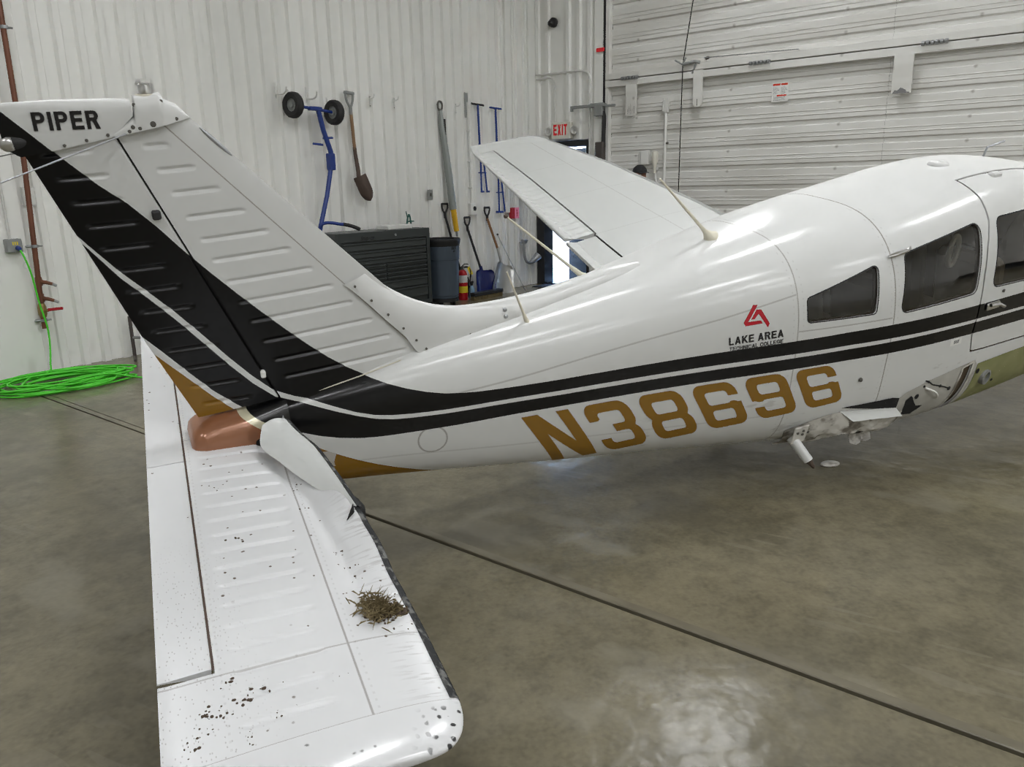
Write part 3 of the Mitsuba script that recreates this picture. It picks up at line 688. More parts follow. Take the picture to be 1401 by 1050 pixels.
put(AP + "__rudder__hinge_bracket", bw(cbox((-.278, -.060, .990), (-.248, -.03, 1.022), .005)), "black_matte", smooth=False)
put(AP + "__rudder__hinge_bracket", bw(cbox((-.0, -.062, .305), (.02, -.035, .335), .004)), "sticker_white", smooth=False)
# dark slot filler between fin and rudder
put(AP + "__fin__hinge_spar", bw(plate_mesh(.17, 1.27, lambda z: hinge(z) - .012, lambda z: hinge(z) + .02, lambda x, z, u: .022 + 0 * x, 30, 4)), "hole_dark", smooth=False)

# tip caps
def cap_shell(xs, zlo, ztop, half, n=28):
    V = []
    th = np.linspace(0, np.pi, n)
    for x in xs:
        lo, hi, h = zlo(x), ztop(x), half(x)
        c, s = np.cos(th), np.sin(th)
        V.append(np.stack([np.full(n, x), -h * np.sign(c) * np.abs(c) ** .55, lo + (hi - lo) * np.abs(s) ** .62], -1))
    V = np.array(V); nx = len(xs); F = grid_faces(nx, n, True); VV = V.reshape(-1, 3)
    a_, b_ = len(VV), len(VV) + 1; VV = np.vstack([VV, V[0].mean(0), V[-1].mean(0)])
    k_ = np.arange(n); k2 = (k_ + 1) % n
    F = np.vstack([F, np.stack([np.full(n, a_), k2, k_], 1), np.stack([np.full(n, b_), (nx - 1) * n + k_, (nx - 1) * n + k2], 1)])
    m = trimesh.Trimesh(VV, F, process=False)
    if m.volume < 0: m.invert()
    return m
xs_r = np.linspace(-.668, -.272, 40)
zr_lo = lambda x: float(np.interp(x, [-.668, -.63, -.60, -.56], [1.262, 1.232, 1.236, float(cap_lo(-.56))])) if x < -.56 else float(np.where(x < -.345, cap_lo(x), np.interp(x, [-.345, -.27], [cap_lo(-.345), 1.345])))
zr_hi = lambda x: float(np.interp(x, [-.668, -.646, -.492, -.33, -.272], [1.395, 1.400, 1.403, 1.398, 1.394]))
rc = put(AP + "__rudder__tip_cap", bw(cap_shell(xs_r, zr_lo, zr_hi, lambda x: float(np.interp(x, [-.668, -.55, -.34, -.27], [.016, .03, .046, .05])))), "paint_fin", smooth=40)
xs_f = np.linspace(-.340, -.088, 36)
zf_lo = lambda x: float(cap_lo(x)); 
zf_hi = lambda x: float(np.interp(x, [-.34, -.336, -.268, -.264, -.262, -.172, -.167, -.128, -.088], [1.30, 1.305, 1.345, 1.385, 1.404, 1.411, 1.390, 1.371, 1.322]))
fc = put(AP + "__fin__tip_cap", bw(cap_shell(xs_f, zf_lo, zf_hi, lambda x: float(np.interp(x, [-.34, -.25, -.18, -.088], [.047, .058, .056, .012])))), "paint_white", smooth=40)
oncap = lambda a_, b_, d_: W(np.c_[a_, -(np.interp(a_, [-.668, -.55, -.34], [.016, .03, .046]) + .0012 + d_ * 1.0) , b_])
text_on("PIPER", "black_decal", AP + "__rudder__lettering", (-.571, 1.312), (-.376, 1.309), (-.569, 1.370), oncap)
for x_, z_ in ((-.495, 1.262), (-.427, 1.274), (-.360, 1.287)):
    put(AP + "__rudder__screw", bw(orient(lathe([(0, 0), (.0055, 0), (.0055, .003), (0, .004)], 10), (0, -1, 0), (x_, -.0455 if x_ > -.42 else -.040, z_))), "screw_dark")
for x_, z_, r_ in ((-.262, 1.378, .006), (-.176, 1.385, .006), (-.190, 1.382, .004), (-.136, 1.325, .006), (-.215, 1.314, .010), (-.258, 1.303, .006), (-.279, 1.308, .007), (-.292, 1.295, .006)):
    hy = float(np.interp(x_, [-.34, -.25, -.18, -.088], [.047, .058, .056, .012])) 
    put(AP + "__fin__screw", bw(orient(lathe([(0, 0), (r_, 0), (r_, .003), (0, .004)], 10), (0, -1, 0), (x_, -hy * (.96 if z_ < 1.35 else .80), z_))), "screw_dark")
# beacon on its pedestal, tail light, whisker aerials
bc = put(AP + "__beacon", bw(orient(lathe([(0, 0), (.034, 0), (.034, .018), (.030, .020), (0, .020)], 28), (0, 0, 1), (-.217, 0, 1.388))), "antenna_ivory")
put(bc + "__lens", bw(orient(lathe([(0, 0), (.0275, 0), (.0275, .040), (.025, .046), (0, .048)], 28), (0, 0, 1), (-.217, 0, 1.4085))), "clear_glass", smooth=40)
put(bc + "__lamp", bw(orient(lathe([(0, 0), (.021, 0), (.021, .026), (.016, .032), (0, .034)], 20), (0, 0, 1), (-.217, 0, 1.4095))), "chrome", smooth=40)
nv = put(AP + "__tail_light", bw(orient(lathe([(0, 0), (.026, 0), (.027, .012), (.022, .030), (.012, .040), (0, .043)], 24), (-1, 0, -.1), (-.640, -.004, 1.276))), "aluminium", smooth=40)
put(AP + "__rudder__light_fairing", bw(orient(lathe([(0, -.06), (.016, -.055), (.024, -.02), (.026, .0), (.026, .004), (0, .004)], 20), (-1, 0, -.1), (-.638, -.004, 1.276))), "black_matte", smooth=40)
put(AP + "__fin__nav_aerial", bw(tube(np.array([(-.300, -.046, 1.288)]) + np.linspace(0, 1, 16)[:, None] * np.array([[-.52, -.35, -.118]]), np.linspace(.0032, .0022, 16), 8)), "steel_grey")
put(AP + "__fin__nav_aerial", bw(tube(np.array([(-.300, .046, 1.288)]) + np.linspace(0, 1, 16)[:, None] * np.array([[-.52, .35, -.118]]), np.linspace(.0032, .0022, 16), 8)), "steel_grey")
put(AP + "__fin__edge_light", bw(tube([(-.064 + t_ * .095, -.010, 1.2885 - t_ * .1045) for t_ in np.linspace(0, 1, 8)], [.002, .006, .0075, .008, .008, .0075, .006, .002], 8)), "steel_grey")

# dorsal fin: two skins from the seam and the fuselage up to the curved leading edge
top = np.array([(.498, .672), (.513, .655), (.540, .628), (.567, .602), (.645, .545), (.727, .500), (.813, .468), (.945, .445), (1.087, .442), (1.25, .449), (1.40, .466), (1.58, .492), (1.75, .512), (1.90, .512)])
bot = np.array([(.385, -.037, .640), (.47, -.040, .552), (.545, -.043, .462), (.625, -.046, .372), (.705, -.049, .270), (.86, -.052, .290), (1.008, -.055, .318), (1.16, -.058, .345), (1.31, -.060, .372), (1.42, -.058, .394), (1.503, -.056, .41), (1.64, -.054, .435), (1.76, -.046, .455), (1.90, -.020, .480)])
def resample(P, n):
    s = np.r_[0, np.cumsum(np.linalg.norm(np.diff(P, axis=0), axis=1))]; return PchipInterpolator(s / s[-1], P)(np.linspace(0, 1, n))
nT = 90; tp = resample(np.c_[top[:, 0], 0 * top[:, 0], top[:, 1]], nT); bt = resample(bot, nT)
rows = 16; V = []
for k_ in range(nT):
    s = np.linspace(0, 1, rows)
    P = bt[k_] + (tp[k_] - bt[k_]) * s[:, None]
    P[:, 1] = bt[k_][1] * (1 - s ** 2.2) ** .75
    V.append(np.vstack([P, (P * [1, -1, 1])[::-1][1:]]))
V = np.array(V); n2 = V.shape[1]
F = grid_faces(nT, n2, True); m = trimesh.Trimesh(V.reshape(-1, 3), F, process=False)
if m.volume < 0: m.invert()
df = put(AP + "__dorsal_fin", bw(m), "paint_white", smooth=40)
for x_, z_ in ((.415, .625), (.480, .553), (.548, .478), (.612, .402), (.668, .335), (.712, .285), (.93, .315), (1.01, .335), (1.125, .352)):
    i_ = np.argmin((bt[:, 0] - x_) ** 2 + (bt[:, 2] - z_) ** 2)
    put(df + "__screw", bw(orient(lathe([(0, 0), (.0055, 0), (.0055, .003), (0, .004)], 10), (0, -1, .12), (x_ + .012, -.050, z_ + .004))), "screw_dark")
for z_ in (.385, .415, .440): 
    if z_ < .435: put(df + "__fastener", bw(orient(lathe([(0, 0), (.010, 0), (.010, .004), (.006, .006), (0, .006)], 14), (0, -1, .3), (1.125, -.052 + (z_ - .385) * .35, z_ - .012))), "steel_grey")

put(AP + "__fin__root_seal", bw(cat(tube([(.062, -.034, .160), (.24, -.043, .192), (.42, -.051, .224), (.60, -.052, .260)], .0028, 6), tube([(.062, -.034, .160), (.072, -.072, .10)], .0028, 6))), "antenna_ivory")
# ---- stabilator, tab
SD, SDIH, SSW, SLE, SCH = -.175, -.011, .046, .251, .736
cS, sS = math.cos(SD), math.sin(SD)
def stab_pt(x, y, z):
    return np.stack([cS * x - sS * z + SSW * y, y, sS * x + cS * z + SDIH * y], -1)
def naca(u, t=.092): return 5 * t * SCH * (.2969 * np.sqrt(np.clip(u, 0, 1)) - .1260 * u - .3516 * u ** 2 + .2843 * u ** 3 - .1036 * u ** 4)
TABX = -.346; YM, YT = 1.66, 1.372
beads_y = [.175 + .0935 * k for k in range(16)]
def sstep(a_, b_, x): 
    t = np.clip((x - a_) / (b_ - a_), 0, 1); return t * t * (3 - 2 * t)
def damage(x, y, z):
    """the near half hit something: its leading edge is pushed back and folded up towards the root"""
    a_ = np.abs(y)
    push = np.where(y < 0, np.interp(a_, [0, .17, .33, .59, .72, .80, .9, 1.22, 1.34], [.215, .21, .145, .10, .065, .040, .035, .02, 0]), 0)
    lift = np.where(y < 0, np.interp(a_, [0, .17, .33, .59, .72, .80, 1.0, 1.22, 1.34], [.13, .13, .12, .105, .085, .062, .05, .03, 0]), 0)
    vx = np.where(y < 0, np.interp(a_, [0, .34, .60, 1.1, 1.3], [-.05, -.02, .050, .100, .13]), .2)     # valley line
    k = np.clip((x - vx) / np.maximum(SLE - vx, .02), 0, 1)
    x2 = x - push * k ** 1.3
    top_ = z > 0
    z2 = z + lift * k ** 1.25 * np.where(top_, 1, .8) - np.where(top_, .012 * np.exp(-((x - vx) / .03) ** 2) * np.minimum(1, push / .04), 0)
    z2 = z2 + np.where(y < 0, .006 * np.sin(a_ * 21) * k * (push > .02), 0)
    return x2, z2
def stab_half(sgn, ny=330, nu=90):
    ys = np.linspace(.0, YM, ny)
    u = (1 - np.cos(np.linspace(0, np.pi / 2, nu))) ** 1.0
    xu = SLE - (SLE - TABX) * u
    rows_ = []
    for yy in ys:
        uu = (SLE - xu) / SCH; h = naca(uu)
        hb = h.copy()
        for yb in beads_y:
            d = np.clip(1 - ((yy - yb) / .0135) ** 2, 0, 1)
            if d > 0:
                xc0, xc1 = TABX + .035, .005 - .04 * yy
                e = np.clip((xu - xc0) / .03, 0, 1) * np.clip((xc1 - xu) / .03, 0, 1); e = e * e * (3 - 2 * e)
                hb = hb - .0075 * d * d * e
        up = np.stack([xu[::-1], np.full(nu, sgn * yy), hb[::-1]], -1)       # rear to front, top
        lo = np.stack([xu, np.full(nu, sgn * yy), -h], -1)[1:]                # front to rear, bottom
        ring_ = np.vstack([up, lo]); x2, z2 = damage(ring_[:, 0], ring_[:, 1], ring_[:, 2])
        rows_.append(stab_pt(x2, ring_[:, 1], z2))
    V = np.array(rows_); n_ = V.shape[1]; F = grid_faces(ny, n_, True)
    VV = V.reshape(-1, 3); caps = []
    for r_, fl in ((0, 0), (ny - 1, 1)):
        i = r_ * n_ + np.arange(nu); j = r_ * n_ + (n_ - 1 - np.arange(nu)); j[-1] = i[-1]
        q = np.stack([i[:-1], i[1:], j[1:], j[:-1]], 1); q = np.vstack([q[:, [0, 1, 2]], q[:, [0, 2, 3]]]); caps.append(q[:, ::-1] if fl else q)
    m = trimesh.Trimesh(VV, np.vstack([F] + caps), process=False)
    if m.volume < 0: m.invert()
    return m
def rear_piece(x0, x1, y0, y1, n=14, droop=0.0, zoff=0.0):
    xs_ = np.linspace(x0, x1, n); h = naca((SLE - xs_) / SCH); h = np.maximum(h, .0025)
    V = []
    for yy in (y0, y1):
        zz = zoff + (xs_ - x0) * droop
        up = np.stack([xs_, np.full(n, yy), h + zz], -1); lo = np.stack([xs_, np.full(n, yy), -h + zz], -1)[::-1]
        r_ = np.vstack([up, lo]); V.append(stab_pt(r_[:, 0], r_[:, 1], r_[:, 2]))
    V = np.array(V); n2 = V.shape[1]; F = grid_faces(2, n2, True); caps = []
    for r_, fl in ((0, 0), (1, 1)):
        i = r_ * n2 + np.arange(n); j = r_ * n2 + (n2 - 1 - np.arange(n)); q = np.stack([i[:-1], i[1:], j[1:], j[:-1]], 1); q = np.vstack([q[:, [0, 1, 2]], q[:, [0, 2, 3]]]); caps.append(q[:, ::-1] if fl else q)
    m = trimesh.Trimesh(V.reshape(-1, 3), np.vstack([F] + caps), process=False)
    if m.volume < 0: m.invert()
    return m
TEX = SLE - SCH
st = put(AP + "__stabilator", bw(cat(stab_half(-1), stab_half(1, 120, 40), rear_piece(TABX, TEX, -YM, -YT), rear_piece(TABX, TEX, YT, YM))), "paint_stabilator", smooth=32)
lab(st, "white beaded tailplane with its near leading edge crushed and folded up")
tabm = rear_piece(TABX - .007, TEX, -YT + .018, -.186, droop=.02); tabm2 = rear_piece(TABX - .007, TEX, -.182, YT - .018, droop=.02)
put(AP + "__trim_tab", bw(tabm), "paint_stabilator", smooth=32); put(AP + "__trim_tab", bw(tabm2), "paint_stabilator", smooth=32)
put(AP + "__stabilator__tab_hinge", bw(trimesh.Trimesh(*(lambda V, F: (V, F))(stab_pt(np.array([TABX + .0, TABX - .0065, TABX + .0, TABX - .0065]), np.array([-YT + .01, -YT + .01, YT - .01, YT - .01]), np.array([.016, .016, .016, .016])), np.array([[0, 1, 3], [0, 3, 2]])), process=False)), "rusty_steel", smooth=False)
# rounded tip
def tip(sgn):
    V = []; ts = np.linspace(0, 1, 26); nu = 36
    for t in ts:
        yy = YM + .145 * math.sin(t * math.pi / 2); kk = math.cos(t * math.pi / 2)
        le = SLE - .16 * (1 - kk ** .5) - .02 * t; te = TEX + .05 * (1 - kk ** .6)
        u = np.linspace(0, 1, nu) ** 1.6; x = le - (le - te) * u; h = np.maximum(naca(u), .002) * max(kk, .02) ** .4 * (le - te) / SCH + .0005
        up = np.stack([x[::-1], np.full(nu, sgn * yy), h[::-1]], -1); lo = np.stack([x, np.full(nu, sgn * yy), -h], -1)[1:]
        r_ = np.vstack([up, lo]); V.append(stab_pt(r_[:, 0], r_[:, 1], r_[:, 2]))
    V = np.array(V); n_ = V.shape[1]; F = grid_faces(len(ts), n_, True); m = trimesh.Trimesh(V.reshape(-1, 3), F, process=False)
    # close the outer end
    c = len(m.vertices); e = (len(ts) - 1) * n_ + np.arange(n_); m = trimesh.Trimesh(np.vstack([m.vertices, V[-1].mean(0)]), np.vstack([F, np.stack([e, np.roll(e, -1), np.full(n_, c)], 1)]), process=False)
    if m.volume < 0: m.invert()
    return m
tp_ = put(AP + "__stabilator__tip_cap", bw(tip(-1)), "paint_tip", smooth=40); put(AP + "__stabilator__tip_cap", bw(tip(1)), "paint_white", smooth=40)
# de-ice style dark edge strip
def boot(y0, y1, n=160):
    ys = np.linspace(y0, y1, n); m_ = 15; V = []
    for yy in ys:
        u = np.r_[np.linspace(.040, .0, 8) , np.linspace(0, .05, 8)[1:]]; s = np.r_[np.ones(8), -np.ones(7)]
        x = SLE - SCH * u; h = naca(u) * s
        x2, z2 = damage(x, np.full(m_, yy), h + 1e-6)
        nx_ = .0025; x2 = x2 + nx_ * (1 - u / .05); z2 = z2 + s * .0012
        V.append(stab_pt(x2, np.full(m_, yy), z2))
    V = np.array(V); F = grid_faces(n, m_, False); m = trimesh.Trimesh(V.reshape(-1, 3), F, process=False)
    return m
put(AP + "__stabilator__leading_edge_strip", bw(boot(-.13, -1.655)), "deice_boot", smooth=True)
# torn flap of skin standing up over the cone, and a dark tear in the fold
fl_e = np.array([(.036, -.160, .158), (.067, -.277, .150), (.106, -.380, .142), (.128, -.474, .130), (.150, -.591, .118), (.166, -.682, .106), (.186, -.767, .088)])   # outer edge, along the leading edge
fl_i = np.array([(-.060, -.185, .150), (-.074, -.237, .088), (-.013, -.376, .072), (.030, -.462, .062), (.072, -.548, .060), (.121, -.640, .062), (.164, -.735, .066)])   # inner fold line
fe, fi = resample(fl_e, 40), resample(fl_i, 40); s_ = np.linspace(0, 1, 9)[None, :, None]
G_ = fi[:, None] + (fe - fi)[:, None] * s_; G_[..., 2] += .016 * np.sin(np.pi * s_[..., 0]) * np.linspace(1, .3, 40)[:, None]
Vf = stab_pt(G_[..., 0], G_[..., 1], G_[..., 2]).reshape(-1, 3); fm = trimesh.Trimesh(Vf, grid_faces(40, 9), process=False); fm2 = fm.copy(); fm2.vertices = fm2.vertices - [0, 0, .0035]; fm2.invert()
u_ = np.linspace(0, 1, 6)[None, :, None]; E_ = fe[:, None] + u_ * np.array([.034, -.004, -.030]) + np.array([0, 0, .008]) * np.sin(np.pi * u_) + np.array([0, 0, .0015])
eb = trimesh.Trimesh(stab_pt(E_[..., 0], E_[..., 1], E_[..., 2]).reshape(-1, 3), grid_faces(40, 6), process=False)
put(AP + "__stabilator__leading_edge_strip", bw(eb), "deice_boot", smooth=True)
put(AP + "__stabilator__torn_flap", bw(cat(fm, fm2)), "paint_wing", smooth=True)
tv = stab_pt(np.array([.178, .172, .140]), np.array([-.745, -.79, -.815]), np.array([.088, .082, .066])); put(AP + "__stabilator__tear", bw(trimesh.Trimesh(np.vstack([tv, tv - [0, 0, .004]]), [[0, 1, 2], [5, 4, 3], [0, 3, 4], [0, 4, 1], [1, 4, 5], [1, 5, 2], [2, 5, 3], [2, 3, 0]], process=False)), "hole_dark", smooth=False)

# tail cone around the stabilator slot
def cone():
    xs_ = np.linspace(-.312, .085, 40); th = np.linspace(-.18 * np.pi, 1.18 * np.pi, 44); V = []
    for x in xs_:
        w_ = float(np.interp(x, [-.312, -.30, -.26, -.1, .085], [.085, .112, .128, .122, .094])); hi = float(np.interp(x, [-.312, -.30, -.27, -.2, -.09, .085], [.098, .130, .146, .162, .166, .186])); lo = float(np.interp(x, [-.312, .085], [.035, -.02]))
        c, s = np.cos(th), np.sin(th)
        V.append(np.stack([np.full(len(th), x), -w_ * np.sign(c) * np.abs(c) ** .55, lo + (hi - lo) * np.sign(s) * np.abs(s) ** .62], -1))
    V = np.array(V); n_ = V.shape[1]; F = grid_faces(len(xs_), n_, True)
    VV = V.reshape(-1, 3); c = len(VV); e = np.arange(n_); VV = np.vstack([VV, V[0].mean(0)]); F = np.vstack([F, np.stack([np.roll(e, -1), e, np.full(n_, c)], 1)])
    m = trimesh.Trimesh(VV, F, process=False)
    if m.volume < 0: m.invert()
    return m
tc = put(AP + "__tail_cone", bw(cone()), "paint_cone", smooth=40); lab(tc, "copper coloured tail cone")
for x_ in (-.255, -.20, -.145, -.09):
    put(tc + "__screw", bw(orient(lathe([(0, 0), (.007, 0), (.007, .003), (0, .004)], 12), (0, -1, .1), (x_, -float(np.interp(x_, [-.26, -.1], [.131, .1265])), .055 - .15 * (x_ + .25) * 1.0))), "steel_grey")
put(tc + "__cutout", bw(orient(lathe([(0, -.01), (.016, -.01), (.016, .004), (0, .004)], 20), (0, -1, .25), (-.055, -.117, .046))), "hole_dark")

# ---- far wing
def wing_frame(y):
    if y > 4.2: le = np.interp(y, [4.2, 5.32], [4.556, 4.318])
    else: le = np.interp(y, [.5, 2.9, 4.2], [4.80, 4.705, 4.556])
    te = 3.125 + .0942 * (y - 2.745) if y > 2.2 else 3.074
    z = -.196 + .155 * (y - 2.745)
    return float(le), float(te), float(z)
def wing_piece(ys, f0, f1, zoff=0.0, t=.115, bead_=False, n=40, drop=0.0, round_tip=False):
    """chordwise span f0..f1 given as functions of y (fractions of chord from the trailing edge)"""
    V = []
    for y in ys:
        le, te, z = wing_frame(min(y, 5.32)); ch = le - te
        k = 1.0
        if round_tip:
            q = (y - ys[0]) / (ys[-1] - ys[0]); k = math.sqrt(max(1 - q * q, .0004)); le -= .25 * (1 - k) ; te += .05 * (1 - k); ch = le - te; z = z + .035 * q
        fa, fb = f0(y), f1(y)
        s = np.linspace(0, 1, n); fr = fa + (fb - fa) * (s if fb < .99 else np.sin(s * np.pi / 2))
        u = 1 - fr; hm = .5 * t * ch; h = 5 * t * ch * (.2969 * np.sqrt(np.clip(u, 0, 1)) - .126 * u - .3516 * u ** 2 + .2843 * u ** 3 - .1036 * u ** 4) * k
        x = te + fr * ch; zc = z + .09 * (x - te) + zoff - drop * (fb - fr)
        if not round_tip: zc = zc - .0
        hu = h * 1.0
        if bead_:
            ph = (y / .11) % 1.0; hu = hu + .017 * (abs(math.sin(ph * math.pi)) ** 1.5 - .5) * np.clip(s / .1, 0, 1) * np.clip((1 - s) / .25, 0, 1)
        # the measured plane is the upper surface
        zu = zc; zl = zc - h - np.maximum(h, .003)
        zu = zc + (hu - h) - (.0 if not round_tip else 0) - (hm - h) * .35
        up = np.stack([x, np.full(n, y), zu], -1); lo = np.stack([x, np.full(n, y), zl], -1)[::-1]
        V.append(np.vstack([up, lo]))
    V = np.array(V); n2 = V.shape[1]; F = grid_faces(len(ys), n2, True); caps = []
    for r_, flp in ((0, 0), (len(ys) - 1, 1)):
        i = r_ * n2 + np.arange(n); j = r_ * n2 + (n2 - 1 - np.arange(n)); q = np.stack([i[:-1], i[1:], j[1:], j[:-1]], 1); q = np.vstack([q[:, [0, 1, 2]], q[:, [0, 2, 3]]]); caps.append(q[:, ::-1] if flp else q)
    m = trimesh.Trimesh(V.reshape(-1, 3), np.vstack([F] + caps), process=False)
    if m.volume < 0: m.invert()
    return m
ail = lambda y: np.interp(y, [2.75, 5.2], [.205, .255]); flp_ = lambda y: .195
one = lambda y: 1.0; zero = lambda y: 0.0
wg = put(AP + "__wing", bw(cat(wing_piece(np.linspace(.35, 2.745, 50), lambda y: flp_(y) + .006, one), wing_piece(np.linspace(2.745, 5.2, 60), lambda y: ail(y) + .006, one))), "paint_wing_seam", smooth=32)
put(wg + "__tip_cap", bw(wing_piece(np.linspace(5.2, 5.40, 14), zero, one, round_tip=True)), "paint_wing", smooth=40)
put(AP + "__aileron", bw(wing_piece(np.linspace(2.765, 5.192, 420), zero, ail, bead_=True, n=16)), "paint_wing", smooth=True)
put(AP + "__flap", bw(wing_piece(np.linspace(.60, 2.72, 40), zero, flp_, n=16, zoff=-.008, drop=.03)), "paint_wing", smooth=32)
for n_, (ya, yb, fr_) in enumerate(((2.76, 5.19, ail), (.6, 2.72, flp_))):
    put(wg + "__hinge_gap", bw(wing_piece(np.linspace(ya, yb, 20), lambda y: fr_(y) - .002, lambda y: fr_(y) + .007, zoff=-.004, n=5)), "hole_dark", smooth=False)

# ---- aerials and fittings on the roof and spine
def whip(base, tipp, up, r0=.009, cone_h=.055, cone_r=.03):
    base, tipp, up = (np.array(v, float) for v in (base, tipp, up))
    base = base - up * .012; pts = base + (tipp - base) * (np.linspace(0, 1, 24)[:, None] ** 1.7)
    rad = np.interp(np.linspace(0, 1, 24) ** 1.7, [0, .05, .12, .22, 1], [cone_r, cone_r * .62, r0 * 1.5, r0, r0 * .55])
    return tube(pts, rad, 12)
a1 = put(AP + "__whip_aerial", bw(whip((1.66, .13, .440), (1.229, .148, .788), (-.3, .05, 1), .0085, .05, .024)), "antenna_ivory")
put(a1 + "__ball_tip", bw(orient(trimesh.creation.icosphere(2, .0105), (0, 0, 1), (1.229, .148, .788))), "rusty_steel")
put(AP + "__whip_aerial", bw(whip((2.345, -.015, .590), (1.984, -.017, .918), (-.15, 0, 1), .009, .10, .045)), "antenna_ivory")
put(AP + "__whip_aerial", bw(whip((1.213, -.098, .352), (1.105, -.105, .606), (-.1, -.1, 1), .0065, .04, .018)), "antenna_ivory")
put(AP + "__roof_aerial", bw(orient(lathe([(0, 0), (.060, 0), (.058, .012), (.045, .026), (.02, .032), (0, .033)], 28), (0, 0, 1), (4.05, -.02, .806)).apply_transform(np.diag([1., 1, 1, 1]))), "paint_white", smooth=40)
put(AP + "__door__roof_latch", bw(cbox((4.14, -.315, .762), (4.23, -.270, .800), .010)), "paint_white", smooth=False)
put(AP + "__roof_probe", bw(tube([(4.62, .08, .77), (4.60, .05, .86), (4.68, .0, .90)], .007, 8)), "steel_grey")
vy = lambda x, z: -(float(ysurf(x, z)) + .012)
put(AP + "__air_vent", bw(tube([(3.115, vy(3.115, .50), .500), (3.15, vy(3.15, .506) - .006, .506), (3.24, vy(3.24, .52) - .006, .520), (3.27, vy(3.27, .526), .526)], [.008, .013, .013, .009], 10)), "chrome")
put(AP + "__door__handle", bw(cat(orient(cbox((-.055, -.022, 0), (.055, .022, .016), .006), (0, -1, 0), (3.95, vy(3.95, .12) + .010, .125), (1, 0, .05)), tube([(3.90, vy(3.9, .12) - .012, .14), (3.97, vy(3.97, .12) - .022, .138), (4.04, vy(4.04, .1) - .014, .110)], .010, 8))), "chrome")
put(AP + "__door__keyhole", bw(orient(lathe([(0, 0), (.010, 0), (.010, .004), (0, .005)], 12), (0, -1, 0), (4.04, vy(4.04, .19) + .010, .195))), "screw_dark")
put(AP + "__fuselage__drain_fitting", bw(orient(lathe([(0, 0), (.012, 0), (.010, .010), (0, .012)], 12), (0, -1, 0), (2.98, vy(2.98, -.14) + .010, -.14))), "screw_dark")

# ---- damage along the lower side where the near wing came off
put(AP + "__fuselage__bare_panel", bw(fus_sheet(Polygon([(3.30, -.335), (3.364, -.295), (3.524, -.254), (3.771, -.225), (3.93, -.212), (3.965, -.246), (3.95, -.62), (3.40, -.64), (3.335, -.45)]).difference(slot.buffer(.004)), .0025, .05)), "grey_primer", smooth=True)
put(AP + "__fuselage__primer_panel", bw(fus_sheet(Polygon([(3.975, -.246), (4.436, -.236), (4.95, -.23), (4.95, -.60), (3.965, -.62)]), .0025, .05)), "primer_green", smooth=True)
put(AP + "__fuselage__slot_frame", bw(fus_sheet(slot.buffer(.016).difference(slot.buffer(-.002)), .006, .04)), "torn_skin", smooth=True)
for nm, pts_ in (("wiring_bundle", [(3.835, -.52), (3.865, -.45), (3.85, -.40), (3.87, -.33)]),):
    put(AP + "__fuselage__" + nm, bw(cat([tube([(x_, -(float(ysurf(x_, z_)) - .035 + .008 * j), z_ + .004 * j) for x_, z_ in pts_], .008, 6) for j in (-1, 0, 1)])), "brass")
put(AP + "__fuselage__cut_spar", bw(orient(lathe([(0, -.02), (.05, -.02), (.048, .02), (.034, .022), (.034, -.01), (0, -.01)], 24), (.15, -1, 0), (4.10, -float(ysurf(4.1, -.36)) + .0, -.365))), "steel_grey", smooth=35)
for x_, z_, r_ in ((3.465, -.345, .016), (3.43, -.35, .008), (3.526, -.262, .008), (3.65, -.317, .010), (3.753, -.359, .013), (3.995, -.30, .016), (4.22, -.42, .010), (3.50, -.285, .008)):
    put(AP + "__fuselage__bolt_hole", bw(orient(lathe([(0, 0), (r_, 0), (r_, .002), (0, .0025)], 14), (0, -1, 0), (x_, -(float(ysurf(x_, z_)) + .003), z_))), "hole_dark")
put(AP + "__fuselage__tear", bw(fus_sheet(Polygon([(3.40, -.43), (3.381, -.354), (3.413, -.326), (3.47, -.39), (3.50, -.42), (3.564, -.432), (3.552, -.447), (3.51, -.49), (3.42, -.47)]), .005, .05)), "hole_dark", smooth=True)
put(AP + "__fuselage__tear", bw(fus_sheet(Polygon([(2.90, -.301), (3.10, -.303), (3.262, -.306), (3.315, -.32), (3.325, -.39), (3.10, -.345)]), .005, .05)), "hole_dark", smooth=True)
onl = lambda x_, z_, o_: (x_, -(float(ysurf(x_, z_)) + o_), z_)
put(AP + "__fuselage__crack", bw(tube([onl(x_, z_, .004) for x_, z_ in ((3.50, -.25), (3.526, -.259), (3.57, -.289), (3.649, -.317), (3.70, -.335), (3.753, -.359))], .004, 6)), "hole_dark")
put(AP + "__fuselage__torn_cable", bw(tube(bez([onl(3.514, -.300, .004), onl(3.58, -.33, .025), onl(3.653, -.397, .012)], 10), .007, 6)), "sticker_white")
def crumple(pts_t, pts_b, out, n=50, rows_=14, amp=.02, seed=3):
    """a bent strip of skin between two lines (x, z) on the side, standing off it by out at the lower edge"""
    a_ = resample(np.array(pts_t, float), n); b_ = resample(np.array(pts_b, float), n); V = []
    for i in range(n):
        s = np.linspace(0, 1, rows_)[:, None]; q = a_[i] + (b_[i] - a_[i]) * s
        y_ = -(ysurf(q[:, 0], np.maximum(q[:, 1], param("zb", q[:, 0]) + .03)) + .004 + out * s[:, 0] ** 1.5)
        V.append(np.c_[q[:, 0], y_, q[:, 1]])
    V = np.array(V); d = meshkit.fbm(V * 16, 3, seed) - .5; e = np.sin(np.linspace(0, np.pi, n))[:, None] * np.linspace(0, 1, rows_)[None]
    V[..., 1] -= amp * d * e * 3; V[..., 2] += amp * .8 * (meshkit.fbm(V * 12 + 5, 2, seed + 1) - .5) * e
    F = grid_faces(n, rows_); m = trimesh.Trimesh(V.reshape(-1, 3), F, process=False); m2 = m.copy(); m2.vertices = m2.vertices + [0, .003, 0]; m2.invert()
    return cat(m, m2)
